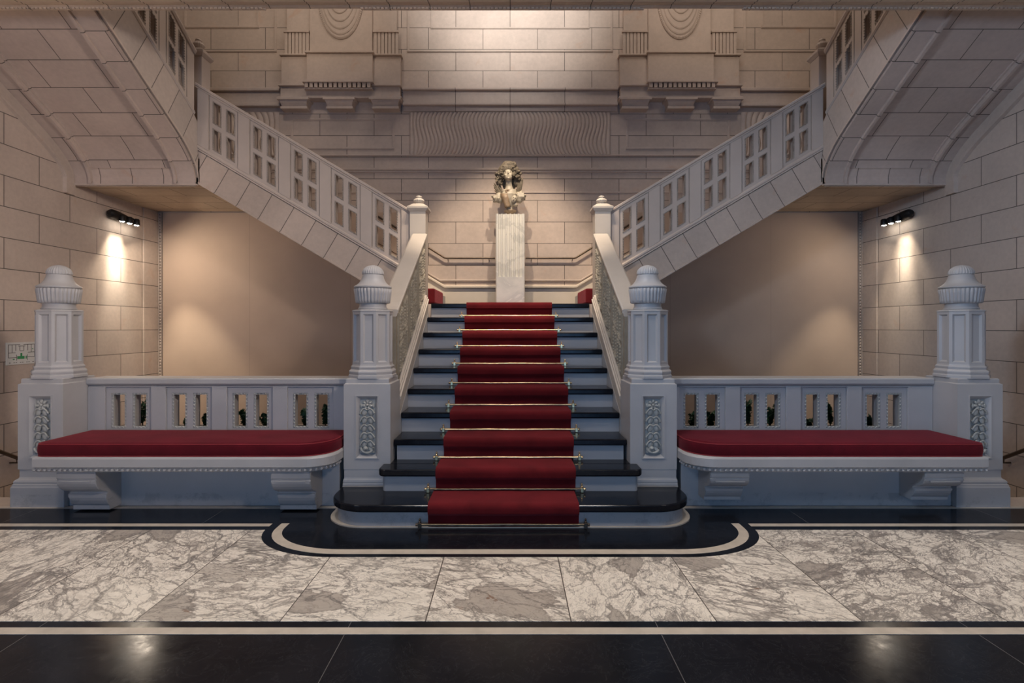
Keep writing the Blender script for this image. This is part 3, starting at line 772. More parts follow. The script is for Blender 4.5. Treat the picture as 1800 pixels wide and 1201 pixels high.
    # softly crowned and wrinkled top as a grid
    bmesh.ops.remove_doubles(mb.bm, verts=mb.bm.verts[:], dist=1e-5)
    inner = [(x, y) for x, y in cout(.016)]
    base_v = [v for v in mb.bm.verts if abs(v.co.z-.5455) < 1e-5]
    topf = bmesh.ops.contextual_create(mb.bm, geom=[e_ for e_ in mb.bm.edges if all(v in base_v for v in e_.verts)])
    be = [e_ for e_ in mb.bm.edges if len(e_.link_faces) == 1 and all(abs(v.co.z-.4505) < 1e-5 for v in e_.verts)]
    bmesh.ops.contextual_create(mb.bm, geom=be)
    fs = [f_ for f_ in mb.bm.faces if len(f_.verts) > 8 and f_.calc_center_median().z > .54]
    for x in [s*(1.36+.045*i) for i in range(46)]:
        fs = [f_ for f_ in mb.bm.faces if f_.calc_center_median().z > .545]
        geom = fs+list({v for f_ in fs for v in f_.verts})+list({e_ for f_ in fs for e_ in f_.edges})
        bmesh.ops.bisect_plane(mb.bm, geom=geom, plane_co=(x, 0, 0), plane_no=(1, 0, 0))
    for y in [3.93+.04*i for i in range(12)]:
        fs = [f_ for f_ in mb.bm.faces if f_.calc_center_median().z > .545]
        geom = fs+list({v for f_ in fs for v in f_.verts})+list({e_ for f_ in fs for e_ in f_.edges})
        bmesh.ops.bisect_plane(mb.bm, geom=geom, plane_co=(0, y, 0), plane_no=(0, 1, 0))
    for v in mb.bm.verts:
        if v.co.z > .545:
            dx = min(abs(v.co.x)-1.32, 3.42-abs(v.co.x)); dy = min(v.co.y-3.90, 4.41-v.co.y); e = max(0, min(dx, dy))
            k = min(1, e/.10); x_, y_ = v.co.x*s, v.co.y
            near = max(0, 1-abs(x_-1.75)/.7)
            v.co.z += k*(.008+.004*noise.noise(Vector((x_*2.5, y_*4, 1)))+near*.0045*noise.noise(Vector(((x_-y_*1.1)*16, (y_+x_)*2.2, s)))+.0015*noise.noise(Vector((x_*9, y_*9, 3))))
    mb.build('cushion_body', M['velvet'], cu, smooth='all')
    for zz, ee in ((.538, .004), (.4535, .003)):
        path = [Vector((x, y, zz)) for x, y in cout(ee)]
        MB().tube(path, .0045, 6).build('piping', M['piping'], cu, smooth=True)
    # planter and plants behind
    tr = thing('planter', (s*2.4, 4.77, 0), 'long stone planter box hidden behind the %s balustrade' % side, 'planter', 'planters behind the balustrades')
    MB().plate(lambda u, w, t: (s*u, 4.62+w, .50-t), [1.5, 1.53, 3.37, 3.4], [0, .03, .27, .30], [(1.53, 3.37, .03, .27)], 0, .50).build('planter_box', M['stone'], tr)
    MB().box(s*1.53, s*3.37, 4.65, 4.89, .35, .46).build('soil', M['soil'], tr)
    px = [250, 329, 363, 430, 468, 538, 572] if s < 0 else [1212, 1249, 1315, 1354, 1423, 1460, 1530]
    hh = [.28, .12, .18, .21, .15, .19, .25] if s < 0 else [.16, .17, .27, .23, .12, .26, .15]
    desc = ['tallest', 'very small', 'thin upright', 'bushy', 'low', 'spreading', 'tall dense'] if s < 0 else ['low bushy', 'low dark', 'tall leafy', 'thin', 'very small', 'largest bushy', 'tiny']
    which = (['first', 'second', 'third', 'fourth', 'fifth', 'sixth', 'seventh'])
    for i, (p_, h_) in enumerate(zip(px, hh)):
        cx = (p_-897)*4.76/950; cx = s*max(1.60, min(3.30, abs(cx))); rnd = random.Random(i*7+s)
        pl = thing('ivy_plant', (cx, 4.76, .46), '%s green ivy plant seen through the %s balustrade, %s plant from the left' % (desc[i], side, which[i]), 'plant', 'ivy plants behind the %s balustrade' % side)
        sm = MB(); lm = MB(); nst = 7 if h_ > .15 else 5
        for j in range(nst):
            a = rnd.uniform(0, 2*PI); sp_ = rnd.uniform(.01, .05); top = h_*rnd.uniform(.7, 1.0)
            pts = [(cx+sp_*math.cos(a)*t*t+.004*math.sin(t*9), 4.76+sp_*math.sin(a)*t*t, .455+(top)*t) for t in (0, .33, .66, 1)]
            sm.tube(pts, [.003, .0025, .002, .001], 5)
            for q in range(7 if h_ > .13 else 5):
                t = min(1, .35+.65*(q+.5)/6); c = Vector((cx+sp_*math.cos(a)*t*t, 4.76+sp_*math.sin(a)*t*t, .455+top*t))
                r_ = rnd.uniform(.018, .030); rot = Matrix.Rotation(rnd.uniform(0, 2*PI), 3, 'Z') @ Matrix.Rotation(rnd.uniform(.5, 1.4), 3, 'X')
                shp = [(0, 0), (.5, .1), (1.0, .35), (.55, .75), (.65, 1.2), (.15, 1.35), (0, 1.9), (-.15, 1.35), (-.65, 1.2), (-.55, .75), (-1.0, .35), (-.5, .1)]
                vs_ = [lm.bm.verts.new(c+rot @ Vector((x*r_, y*r_, -.25*r_*(x*x)))) for x, y in shp]
                cv = lm.bm.verts.new(c+rot @ Vector((0, .8*r_, .1*r_)))
                for e in range(len(vs_)): lm.bm.faces.new((cv, vs_[e], vs_[(e+1) % len(vs_)]))
        sm.build('stem', M['stem'], pl); lm.build('foliage', M['leaf'], pl, recalc=False)

# ------------------------------------------------------------------ pierced sloping parapets
def parapet(t_, P, bays, bw, wl, us_ext, thick, m_wall, m_frame, m_cop, over=.003, cop=None, cut=None):
    """bays: start u of each bay; wl: (top, o1t, o1b, o2t, o2b, bottom)"""
    top, a1, a2, b1, b2, bot = wl
    us = list(us_ext); holes = []
    for a in bays:
        for o_ in (bw*.12, bw*.58):
            us += [a+o_, a+o_+bw*.30]
            holes += [(a+o_, a+o_+bw*.30, a2, a1), (a+o_, a+o_+bw*.30, b2, b1)]
    MB().plate(P, us, [top, a1, a2, b1, b2, bot], holes, -thick, 0).build('pierced_wall', m_wall, t_)
    for a in bays:
        fm = MB()
        for o_ in (bw*.12, bw*.58):
            for (lo, hi) in ((a2, a1), (b2, b1)):
                hole_frame(fm, P, a+o_, a+o_+bw*.30, lo, hi, .014, -.016, over, .028, .004+over)
        for (u0, u1, w0, w1) in ((a, a+.008, bot+.02, top), (a+bw-.008, a+bw, bot+.02, top)):
            fm.pbox(P, u0, u1, w0, w1, 0, .003+over)
        fm.build('carved_frame', m_frame, t_)
for s in (-1, 1):
    side = SIDE[s]
    # ---- lower stair parapet (seen obliquely from inside)
    rt = lambda u: 1.51+.576*(u-4.5)
    P = lambda u, w, t: (s*(.960-t), u, rt(u)+w)
    t_ = thing('stair_balustrade', (s*1.05, 5.3, .9), 'sloping carved balustrade with cream handrail along the %s edge of the central stairs' % side, 'balustrade', 'balustrades of the central stairs')
    parapet(t_, P, [4.60, 5.10, 5.60], .42, (-.06, -.10, -.335, -.375, -.61, -.645), [4.54, 6.125], .12, M['carve_green'], M['carve_green'], None, .009)
    pr = [(-.15, -.06), (-.155, -.03), (-.155, -.01), (-.14, .0), (.005, .0), (.018, -.008), (.018, -.03), (.008, -.038), (.008, -.055), (0, -.06)]
    MB().prof(P, [4.54, 6.125], pr).build('handrail', M['paint_rail'], t_)
    # ---- landing post
    pc = s*1.052
    p_ = thing('landing_post', (pc, 6.23, 1.5), 'square cream post with small ribbed finial at the %s top of the central stairs' % side, 'post', 'finial posts on the stairs')
    mb = MB(); mb.box(pc-.09, pc+.09, 6.135, 6.32, 1.50, 2.70)
    mb.build('post_shaft', M['paint_rail'], p_, bevel=.004)
    mb = MB(); mb.loft([[(pc-e, 6.2275-e, z), (pc+e, 6.2275-e, z), (pc+e, 6.2275+e, z), (pc-e, 6.2275+e, z)] for e, z in ((.092, 2.70), (.10, 2.71), (.118, 2.735), (.118, 2.755), (.085, 2.775), (.07, 2.79), (.05, 2.80))]); mb.build('post_cap', M['paint_rail'], p_)
    mb = MB(); mb.lathe(pc, 6.2275, [(.045, 2.80), (.04, 2.81), (.058, 2.825), (.062, 2.84), (.052, 2.856), (.036, 2.866), (.028, 2.872), (.036, 2.880), (.030, 2.892), (.01, 2.90)], 64, 0, lambda a, i: 1+.04*math.cos(16*a) if 1 < i < 6 else 1)
    mb.build('finial', M['paint_rail'], p_, smooth=True)
    # ---- second flight along the back wall
    rt2 = lambda u: 4.17+.593*(u-3.57)
    P2 = lambda u, w, t: (s*u, 6.20-t, rt2(u)+w)
    t2 = thing('upper_balustrade', (s*2.35, 6.26, 2.0), 'sloping stone parapet with square openings rising to the %s of the bust' % side, 'balustrade', 'parapets of the upper side flights')
    bays = [1.247+.467*i for i in range(5)]
    parapet(t2, P2, bays, .340, (-.055, -.095, -.355, -.405, -.66, -.70), [1.145, 3.58], .12, M['paint_up'], M['up_frame'], None)
    mb = MB()
    for (a, b) in [(1.145, bays[0])]+[(bays[i]+.34, bays[i+1]) for i in range(4)]+[(bays[4]+.34, 3.58)]:
        mb.pbox(P2, a, b, -.70, -.058, 0, .018)
    mb.build('pier_facing', M['paint_up'], t2, bevel=.002)
    pr = [(-.145, -.055), (-.15, -.03), (-.15, -.008), (-.14, 0), (.015, 0), (.028, -.008), (.028, -.03), (.016, -.040), (.014, -.055)]
    MB().prof(P2, [1.145, 3.60], pr).build('coping', M['paint_up'], t2)
    pr = [(-.12, -.70), (.012, -.70), (.024, -.715), (.024, -.735), (.014, -.745), (.018, -.76), (-.12, -.765)]
    MB().prof(P2, [1.145, 3.58], pr).build('base_moulding', M['paint_up'], t2)
    pr = [(-.12, -.765), (.0, -.765), (0, -1.125), (.008, -1.13), (.008, -1.15), (-.12, -1.15)]
    MB().prof(P2, [1.262, 3.58], pr).build('stringer', M['str2'][s], t2)
    # flight body with steps and carpet
    fb = thing('side_flight', (s*2.4, 7.0, 1.66), 'side flight of steps climbing from the bust landing to the %s corner' % side, 'staircase', 'side flights of steps')
    pts = [(1.26, 1.66)]
    for k in range(2, 11):
        x = .87+RUN*(k-1)
        if x < 1.26: pts[0] = (1.26, 1.66+HR*(k)); continue
        pts += [(x, 1.66+HR*(k-1)), (x, 1.66+HR*k)]
    pts += [(3.56, 1.66+HR*10), (3.56, 3.02+.0), (1.26, 1.64)]
    mb = MB(); mb.loft([[(s*x, y, z) for x, z in pts] for y in (6.322, YB-.075)]); mb.build('steps', M['stone'], fb)
    MB().box(s*.915, s*1.258, 6.36, YB-.075, 1.661, 1.66+HR-.01).build('first_step', M['paint'], fb)
    MB().box(s*.885, s*1.258, 6.335, 7.12, 1.662, 1.66+HR+.014).build('step_carpet', M['carpet'], fb, bevel=.018, seg=3)
    # corner landing
    ld = thing('corner_landing', (s*4.25, 6.9, 3.02), 'stone slab of the upper %s corner landing with blocks on its underside' % side, 'landing', 'corner landings')
    MB().box(s*3.565, s*4.998, 6.20, YB-.075, 3.021, 3.32).build('landing_slab', M['soffit_y'], ld)
    # ---- third flight coming towards the viewer, curved underside
    prf = [(6.198, 3.022), (6.198, 3.10), (6.165, 3.185), (6.12, 3.25), (6.06, 3.315), (5.98, 3.385), (5.89, 3.45), (5.80, 3.507)]
    u = 5.80; z = 3.507
    while u > 4.62: u -= .1; z += .057; prf.append((u, z))
    prf[-1] = (4.553, 3.507+.57*(5.80-4.553))
    def soff(xa, xb, e, m, parent, name):
        mb = MB(); uvl = mb.bm.loops.layers.uv.new('UVMap'); arc = 0; prev = None; V = []
        for i, (y, zz) in enumerate(prf):
            p0 = prf[max(0, i-1)]; p1 = prf[min(len(prf)-1, i+1)]
            n_ = Vector((0, -(p1[1]-p0[1]), (p1[0]-p0[0]))).normalized()    # towards viewer / down
            if n_.y > 0 : n_ = -n_
            q = Vector((0, y, zz))+n_*e
            if prev is not None: arc += (Vector((0, y, zz))-prev).length
            prev = Vector((0, y, zz)); V.append((q, arc))
        vv = [[mb.bm.verts.new((s*xa, q.y, q.z)), mb.bm.verts.new((s*xb, q.y, q.z)), mb.bm.verts.new((s*xb, q.y+.12, q.z+.12)), mb.bm.verts.new((s*xa, q.y+.12, q.z+.12))] for q, a in V]
        for i in range(len(V)-1):
            for j in range(4):
                k = (j+1) % 4; f_ = mb.bm.faces.new((vv[i][j], vv[i][k], vv[i+1][k], vv[i+1][j]))
                uu = (xa, xb, xb, xa)
                for lp, (uu_, a_) in zip(f_.loops, ((uu[j], V[i][1]), (uu[k], V[i][1]), (uu[k], V[i+1][1]), (uu[j], V[i+1][1]))):
                    lp[uvl].uv = (uu_+.1, a_+.297*3-.28)
        mb.bm.faces.new(vv[0][::-1]); mb.bm.faces.new(vv[-1])
        return mb.build(name, m, parent, smooth=True)
    t3 = thing('overhead_flight', (s*4.29, 5.4, 3.3), 'stone flight overhead on the %s with a curved panelled underside' % side, 'staircase', 'overhead flights with curved undersides')
    soff(3.60, 4.998, 0, M['soffit_uv'], t3, 'curved_soffit')
    # raised borders on the underside
    sv = prf
    for (xa, xb, e) in ((3.60, 3.80, .028), (3.80, 3.830, .055), (3.83, 3.85, .016), (4.80, 4.998, .028), (4.77, 4.80, .055), (4.75, 4.77, .016)):
        soff(xa, xb, e, M['soffit_uv'], t3, 'soffit_border')
    bmx = MB()
    bmx.loft([[(s*x, y, zz) for y, zz in ((6.19, 3.022), (6.176, 3.022), (6.176, 3.105), (6.150, 3.18), (6.138, 3.19), (6.165, 3.205), (6.19, 3.15))] for x in (3.80, 4.80)])
    bmx.build('lower_border', M['border_x'], t3)
    mbk = MB(); mbk.box(s*3.60, s*4.998, 6.19, 6.199, 3.0, 3.02); mbk.box(s*3.58, s*4.998, 6.165, 6.20, 3.008, 3.022); mbk.build('edge_fillet', M['stone'], t3)
    # steps on top, for solidity
    pts = []
    for k in range(1, 7):
        y = 6.20-RUN*(k-1); pts += [(y, 3.32+HR*(k-1)), (y, 3.32+HR*k)]
    pts += [(4.56, 3.32+HR*6), (4.56, 4.40), (5.80, 3.68), (6.2, 3.28)]
    MB().loft([[(s*x, y, zz) for y, zz in pts] for x in (3.71, 4.998)]).build('steps', M['stone'], t3)
    rt3 = lambda u: 4.56+.576*(6.07-u)
    P3 = lambda u, w, t: (s*(3.58-t), u, rt3(u)+w)
    t4 = thing('overhead_balustrade', (s*3.6, 5.3, 4.0), 'stone parapet with square openings on the overhead %s flight' % side, 'balustrade', 'parapets of the overhead flights')
    parapet(t4, P3, [5.62, 5.15, 4.68], .36, (-.055, -.095, -.355, -.405, -.66, -.70), [4.556, 6.12], .12, M['paint_up'], M['up_frame'], None)
    pr = [(-.145, -.055), (-.15, -.008), (-.14, 0), (.015, 0), (.028, -.008), (.028, -.03), (.014, -.055)]
    MB().prof(P3, [4.556, 6.12], pr).build('coping', M['paint_up'], t4)
    pr = [(-.12, -.70), (.010, -.70), (.016, -.715), (.004, -.735), (-.12, -.735)]
    MB().prof(P3, [4.556, 6.12], pr).build('base_moulding', M['paint_up'], t4)
    poly = [(y, zz) for y, zz in prf]+[(4.553, rt3(4.553)-.735), (6.12, rt3(6.12)-.735), (6.198, rt3(6.198)-.765)]
    MB().loft([[(s*x, y, zz) for y, zz in poly] for x in (3.58, 3.70)]).build('stringer', M['str3'], t4)
    e_ = [(y-.0, zz) for y, zz in prf]
    mb = MB(); mb.loft([[(s*3.574, y, zz), (s*3.60, y, zz), (s*3.60, y+.012, zz+.016), (s*3.574, y+.012, zz+.016)] for y, zz in prf]); mb.build('edge_bead', M['stone'], t4)
    # corner post with finial
    cx = s*3.70
    p_ = thing('corner_post', (cx, 6.24, 3.4), 'square stone post with finial where the %s upper flights meet' % side, 'post', 'corner posts of the upper flights')
    mb = MB(); mb.box(cx-.09, cx+.09, 6.325, 6.505, 3.32, 4.56); mb.build('post_shaft', M['paint_up'], p_, bevel=.004)
    mb = MB(); mb.loft([[(cx-e, 6.415-e, zz), (cx+e, 6.415-e, zz), (cx+e, 6.415+e, zz), (cx-e, 6.415+e, zz)] for e, zz in ((.092, 4.56), (.10, 4.57), (.118, 4.60), (.118, 4.63), (.08, 4.66), (.05, 4.68))]); mb.build('post_cap', M['paint_up'], p_)
    mb = MB(); mb.lathe(cx, 6.415, [(.045, 4.68), (.04, 4.69), (.062, 4.71), (.068, 4.73), (.056, 4.75), (.04, 4.765), (.03, 4.772), (.038, 4.785), (.032, 4.80), (.01, 4.812)], 64, 0, lambda a, i: 1+.04*math.cos(16*a) if 1 < i < 6 else 1)
    mb.build('finial', M['paint_up'], p_, smooth=True)
    # arch band on the side wall under the overhead flight
    aw = bpy.data.objects['wall_'+side]; mb = MB()
    off = []
    for i, (y, zz) in enumerate(prf):
        p0 = prf[max(0, i-1)]; p1 = prf[min(len(prf)-1, i+1)]
        n_ = Vector((-(p1[1]-p0[1]), (p1[0]-p0[0]))).normalized()
        if n_.x > 0: n_ = -n_
        if i == 0: n_ = Vector((-1, 0))
        off.append((y, zz, n_))
    ring = lambda y, zz, n_, a, b, d: [(s*5.0, y+n_.x*a, zz+n_.y*a), (s*(5.0-d), y+n_.x*a, zz+n_.y*a), (s*(5.0-d), y+n_.x*b, zz+n_.y*b), (s*5.0, y+n_.x*b, zz+n_.y*b)]
    rr1 = [ring(6.198, 2.89, Vector((-1, 0)), .02, .13, .030)]+[ring(y, zz, n_, .02, .13, .030) for y, zz, n_ in off]
    mb.loft(rr1)
    rr2 = [ring(6.198, 2.89, Vector((-1, 0)), .13, .16, .045)]+[ring(y, zz, n_, .13, .16, .045) for y, zz, n_ in off]
    mb.loft(rr2); mb.build('arch_band', M['stone'], aw)

    # ---- steps going down along the side wall
    dn = thing('descending_stairs', (s*4.4, 5.4, -1.5), 'stone steps going down beside the %s outer pillar along the wall' % side, 'staircase', 'stairs leading down')
    mb = MB(); pts = [(4.17, -.3), (4.17, 0)]
    pts = [(4.171, -.02)]
    y, z = 4.171, -.02
    for k in range(11):
        pts.append((y+.288, z)); z -= .166; pts.append((y+.288, z)); y += .288
    pts += [(7.69, z), (7.69, -2.6), (4.171, -2.6)]
    mb.loft([[(s*x, yy, zz) for yy, zz in pts] for x in (3.83, 4.995)]); mb.build('steps', M['stone'], dn)
    nl = lambda yy: -.576*(yy-4.17)
    mb = MB(); mb.loft([[(s*4.97, yy, nl(yy)+.30), (s*4.999, yy, nl(yy)+.30), (s*4.999, yy, nl(yy)+.36), (s*4.96, yy, nl(yy)+.36), (s*4.95, yy, nl(yy)+.34)] for yy in (4.2, 7.3)]); mb.build('skirting', M['inlay'], dn)
    hr = thing('handrail', (s*4.93, 5.5, .1), 'dark metal handrail sloping down the wall beside the %s outer pillar' % side, 'handrail', 'dark handrails going down')
    hz = lambda yy: -.02-.58*(yy-5.57)
    MB().tube([(s*4.93, yy, hz(yy)) for yy in (4.3, 5.0, 6.0, 7.2)], .018, 10).build('rail', M['bronze'], hr, smooth=True)
    for yy in (4.7, 5.4, 6.4):
        MB().tube([(s*4.999, yy, hz(yy)-.05), (s*4.93, yy, hz(yy)-.05), (s*4.93, yy, hz(yy)-.01)], .008, 8).build('bracket', M['bronze'], hr)
    struct('wall_stairwell_'+side, MB().box(s*3.75, s*3.8, 4.17, 7.69, -3, -.25), M['stone'])
    # ---- slim handrail on the back wall
    hb = thing('landing_handrail', (s*.8, YB-.06, 2.36), 'thin dark handrail on the back wall, %s of the marble pedestal' % side, 'handrail', 'thin handrails beside the bust')
    MB().tube([(s*.215, YB-.06, bz(455)), (s*.90, YB-.06, bz(455)), (s*.93, YB-.06, bz(454)), (s*1.9, YB-.06, bz(454)+.97*.62)], .014, 10).build('rail', M['bronze'], hb, smooth=True)
    for x in (.30, .88): MB().tube([(s*x, YB-.001, bz(455)-.03), (s*x, YB-.06, bz(455)-.03), (s*x, YB-.06, bz(455)-.008)], .006, 8).build('bracket', M['bronze'], hb)
    # ---- wall lamps
    L = thing('wall_lamp', (s*4.97, 7.0, 2.80), 'black three-headed spotlight bar glowing on the %s side wall below the landing' % side, 'lamp', 'three-headed wall lamps')
    z0 = 2.717
    mb = MB(); mb.tube([(s*4.93, yy, z0+.085-.01*q_) for q_, yy in enumerate((6.64, 6.67, 6.76, 6.90, 7.00, 7.03))], [.03, .055, .06, .052, .04, .02], 16)
    mb.build('lamp_bar', M['blackmetal'], L, smooth=True)
    MB().tube([(s*4.999, 6.84, z0+.09), (s*4.94, 6.84, z0+.08)], .03, 12).build('wall_bracket', M['blackmetal'], L, smooth=True)
    for q, yy in enumerate((6.79, 6.92, 7.05)):
        hd = Vector((s*4.875, yy, z0+.012)); dv = Vector((s*.10, .06, -1)).normalized()
        hh_ = MB().tube([hd-dv*.07, hd-dv*.055, hd+dv*.005, hd+dv*.012], [.020, .034, .040, .040], 20).build('lamp_head', M['blackmetal'], L, smooth=True)
        MB().tube([Vector((s*4.93, yy-.02, z0+.085)), hd-dv*.04], .014, 8).build('lamp_arm', M['blackmetal'], L)
        c = hd+dv*.0125
        MB().tube([c, c+dv*.004, c+dv*.010], [.026, .025, .015], 20).build('lens', M['lens'], hh_, smooth=True)
        pos = hd+dv*.04
        k_ = 1.0 if s < 0 else .62
        if q < 2:
            spot('wall_lamp_beam', pos, (s*4.995, yy+.02-.08*q, 1.45), 120*k_, (1, .90, .74), 34, 1.0, .03)
            spot('wall_lamp_beam', pos, (s*4.98, yy-.12*q, 1.9), 26*k_, (1, .87, .68), 70, .8, .03)
        else:
            spot('wall_lamp_beam', pos, (s*4.15, 7.50, -.50) if s < 0 else (s*4.2, 7.50, -.6), 190 if s < 0 else 110, (1, .86, .66), 50, .7, .03)
    area('wall_lamp_spill', (s*4.70, 6.9, 2.62), (s*3.6, 7.5, 1.0), .25, .25, 12 if s < 0 else 5, (1, .84, .66))

# ------------------------------------------------------------------ evacuation plan on the left wall
sg = thing('floor_plan_sign', (-4.99, 5.52, .98), 'small white floor plan sign with green marks on the left wall', 'sign')
PG = lambda u, w, t: (-5.0+.001+t, 5.352+u, 1.005+w)
MB().pbox(PG, 0, .34, 0, .225, 0, .008).build('sign_plate', M['white'], sg, bevel=.002)
k = MB(); 
for (a, b, c, d) in ((.02, .15, .200, .205), (.19, .32, .200, .205), (.02, .025, .07, .205), (.315, .32, .07, .205), (.02, .11, .07, .075), (.23, .32, .07, .075), (.06, .065, .12, .205), (.10, .105, .14, .205), (.13, .21, .185, .19), (.145, .15, .14, .185), (.19, .195, .14, .185), (.235, .24, .14, .205), (.275, .28, .12, .205), (.02, .10, .118, .123), (.24, .32, .118, .123), (.11, .115, .04, .10), (.23, .235, .04, .10), (.15, .19, .135, .14)):
    k.pbox(PG, a, b, c, d, .008, .009)
k.build('plan_lines', M['ink'], sg); k = MB()
for q in range(12): 
    u_ = .03+q*.024; 
    if q % 3 != 1: k.pbox(PG, u_, u_+.014, .018, .024, .008, .009)
k.build('caption', M['ink'], sg)
k = MB()
for (a, b, c, d) in ((.12, .20, .055, .085), (.155, .175, .085, .115), (.07, .09, .05, .06), (.215, .225, .055, .085), (.29, .30, .15, .16)): k.pbox(PG, a, b, c, d, .008, .0095)
k.build('green_marks', M['green'], sg)

# ------------------------------------------------------------------ pedestal and bust
PY = 7.33
pd = thing('pedestal', (0, PY, 1.66), 'tall white fluted marble pedestal carrying the bust', 'pedestal')
def flute_outline(hw, hd, n, g):
    pts = []; 
    pts += [(-hw+.012, hd), (-hw, hd-.012), (-hw, -hd+.012), (-hw+.012, -hd)]
    w = (2*hw-.05)/n
    for i in range(n):
        x0 = -hw+.025+w*i; gw = w*.72; xs = x0+(w-gw)/2
        for j in range(7):
            a = PI*j/6; pts.append((xs+gw/2-gw/2*math.cos(a), -hd+g*max(0, math.sin(a))**.45))
    pts += [(hw-.012, -hd), (hw, -hd+.012), (hw, hd-.012), (hw-.012, hd)]
    return pts
ol = flute_outline(.192, .19, 6, .030); ol0 = flute_outline(.192, .19, 6, .0001)
pz = 2.886
mb = MB()
mb.loft([[(x, PY+y, z) for x, y in o_] for o_, z in ((ol0, 1.662), (ol0, 2.05), (ol, 2.051), (ol, pz))])
mb.build('pedestal_shaft', M['wmarble'], pd)
bu = thing('bust', (0, PY, pz), 'weathered marble bust of a woman with curly hair, feathered collar and hat', 'bust')
def V3(zx, zy, d=0): return Vector(((zx-525)/1194, PY-d, pz+(1025-zy)/1194))
mb = MB(); mb.lathe(0, PY, [(.075, pz+.0005), (.078, pz+.008), (.060, pz+.022), (.050, pz+.032), (.058, pz+.045), (.080, pz+.060), (.086, pz+.070), (.084, pz+.078), (.060, pz+.083)], 32)
mb.build('socle', M['bust_wood'], bu, smooth=True)
def skin_obj(mb, name, m, vox=.007, parent=None, sm=6):
    o = mb.build(name, m, parent or bu, smooth='all')
    r = o.modifiers.new('remesh', 'REMESH'); r.mode = 'VOXEL'; r.voxel_size = vox; r.use_smooth_shade = True
    q = o.modifiers.new('smooth', 'SMOOTH'); q.iterations = sm; q.factor = .5
    return o
R3 = lambda ax, a: Matrix.Rotation(math.radians(a), 3, ax)
mb = MB()                                    # torso, neck, head in one surface
mb.lathe(-.005, PY, [(.045, pz+.075), (.048, pz+.12), (.075, pz+.17), (.095, pz+.23), (.105, pz+.29), (.095, pz+.32)], 24)
mb.ell(V3(510, 690, .02), (.115, .075, .075)); mb.ell(V3(510, 625, .01), (.105, .062, .045))
mb.ell(V3(455, 700, .05), (.040, .035, .040)); mb.ell(V3(565, 695, .05), (.040, .035, .040))
mb.tube([V3(508, 600, .01), V3(506, 540, .015), V3(500, 480, .03), V3(498, 430, .03)], [.062, .044, .040, .045], 16)
HC = V3(492, 365, .045)
RH = R3('Y', -6) @ R3('X', -12)
def hp(x, y, z): return HC+RH @ Vector((x*1.12, y*1.12, z*1.12))
mb.ell(hp(0, .012, .010), (.066, .074, .090), RH, 20, 14)
mb.ell(hp(0, -.018, -.035), (.048, .045, .052), RH, 16, 12)            # jaw
mb.ell(hp(0, -.046, -.066), (.017, .014, .013), RH)                    # chin
mb.tube([hp(0, -.052, .022), hp(0, -.064, .004), hp(0, -.074, -.012), hp(0, -.060, -.018)], [.007, .008, .011, .008], 10)
for q in (-1, 1):
    mb.ell(hp(q*.024, -.047, .026), (.019, .010, .006), RH)           # brow
    mb.ell(hp(q*.024, -.045, .010), (.012, .010, .007), RH)           # eye
    mb.ell(hp(q*.030, -.036, -.018), (.018, .016, .018), RH)          # cheek
    mb.ell(hp(q*.060, .010, -.002), (.006, .014, .020), RH)           # ear
mb.ell(hp(0, -.055, -.034), (.017, .009, .005), RH); mb.ell(hp(0, -.053, -.043), (.014, .009, .005), RH)
skin_obj(mb, 'bust_body', M['bust_skin'], .0045, None, 2)
mb = MB(); rnd = random.Random(3)            # hair mass and curls
mb.ell(hp(0, .045, .035), (.088, .070, .092), RH, 16, 12); mb.ell(V3(508, 490, -.045), (.095, .03, .10))
mb.ell(V3(365, 400, -.02), (.048, .05, .10), R3('Y', 15)); mb.ell(V3(345, 475, -.01), (.045, .045, .045))
mb.ell(V3(620, 350, -.02), (.060, .05, .085), R3('Y', -20)); mb.ell(V3(620, 470, -.03), (.045, .04, .06))
curls = []
for i in range(80):
    a = rnd.uniform(-.75, PI+.75); rr_ = rnd.uniform(.066, .088)
    curls.append(hp(rr_*math.cos(a), rnd.uniform(-.045, .0), .022+rr_*1.05*math.sin(a)))
for i in range(46):
    curls.append(V3(rnd.uniform(290, 400), rnd.uniform(330, 520), rnd.uniform(.01, .05)))
for i in range(46):
    x_ = rnd.uniform(570, 700); curls.append(V3(x_, rnd.uniform(290, 440), rnd.uniform(.01, .05)))
for c in curls:
    r_ = rnd.uniform(.010, .018); mb.ell(c, (r_, r_, r_*1.15), R3('Y', rnd.uniform(-60, 60)), 8, 6)
mb.build('curly_hair', M['bust_dark'], bu, smooth='all')
mb = MB()                                    # hat with knot
mb.ell(V3(478, 262, -.01), (.130, .10, .088), R3('Y', -12), 20, 14); mb.ell(V3(490, 205, .0), (.098, .085, .066), R3('Y', -8), 16, 12)
mb.ell(V3(575, 172, .02), (.042, .04, .026), R3('Y', 10)); mb.ell(V3(600, 200, .03), (.025, .03, .03)); mb.ell(V3(450, 165, .02), (.045, .04, .026), R3('Y', -20))
mb.ell(V3(345, 330, -.01), (.030, .05, .075), R3('Y', 10)); mb.ell(V3(615, 265, -.01), (.045, .05, .06), R3('Y', -30))
skin_obj(mb, 'hat', M['bust_dark'], .007, None, 3)
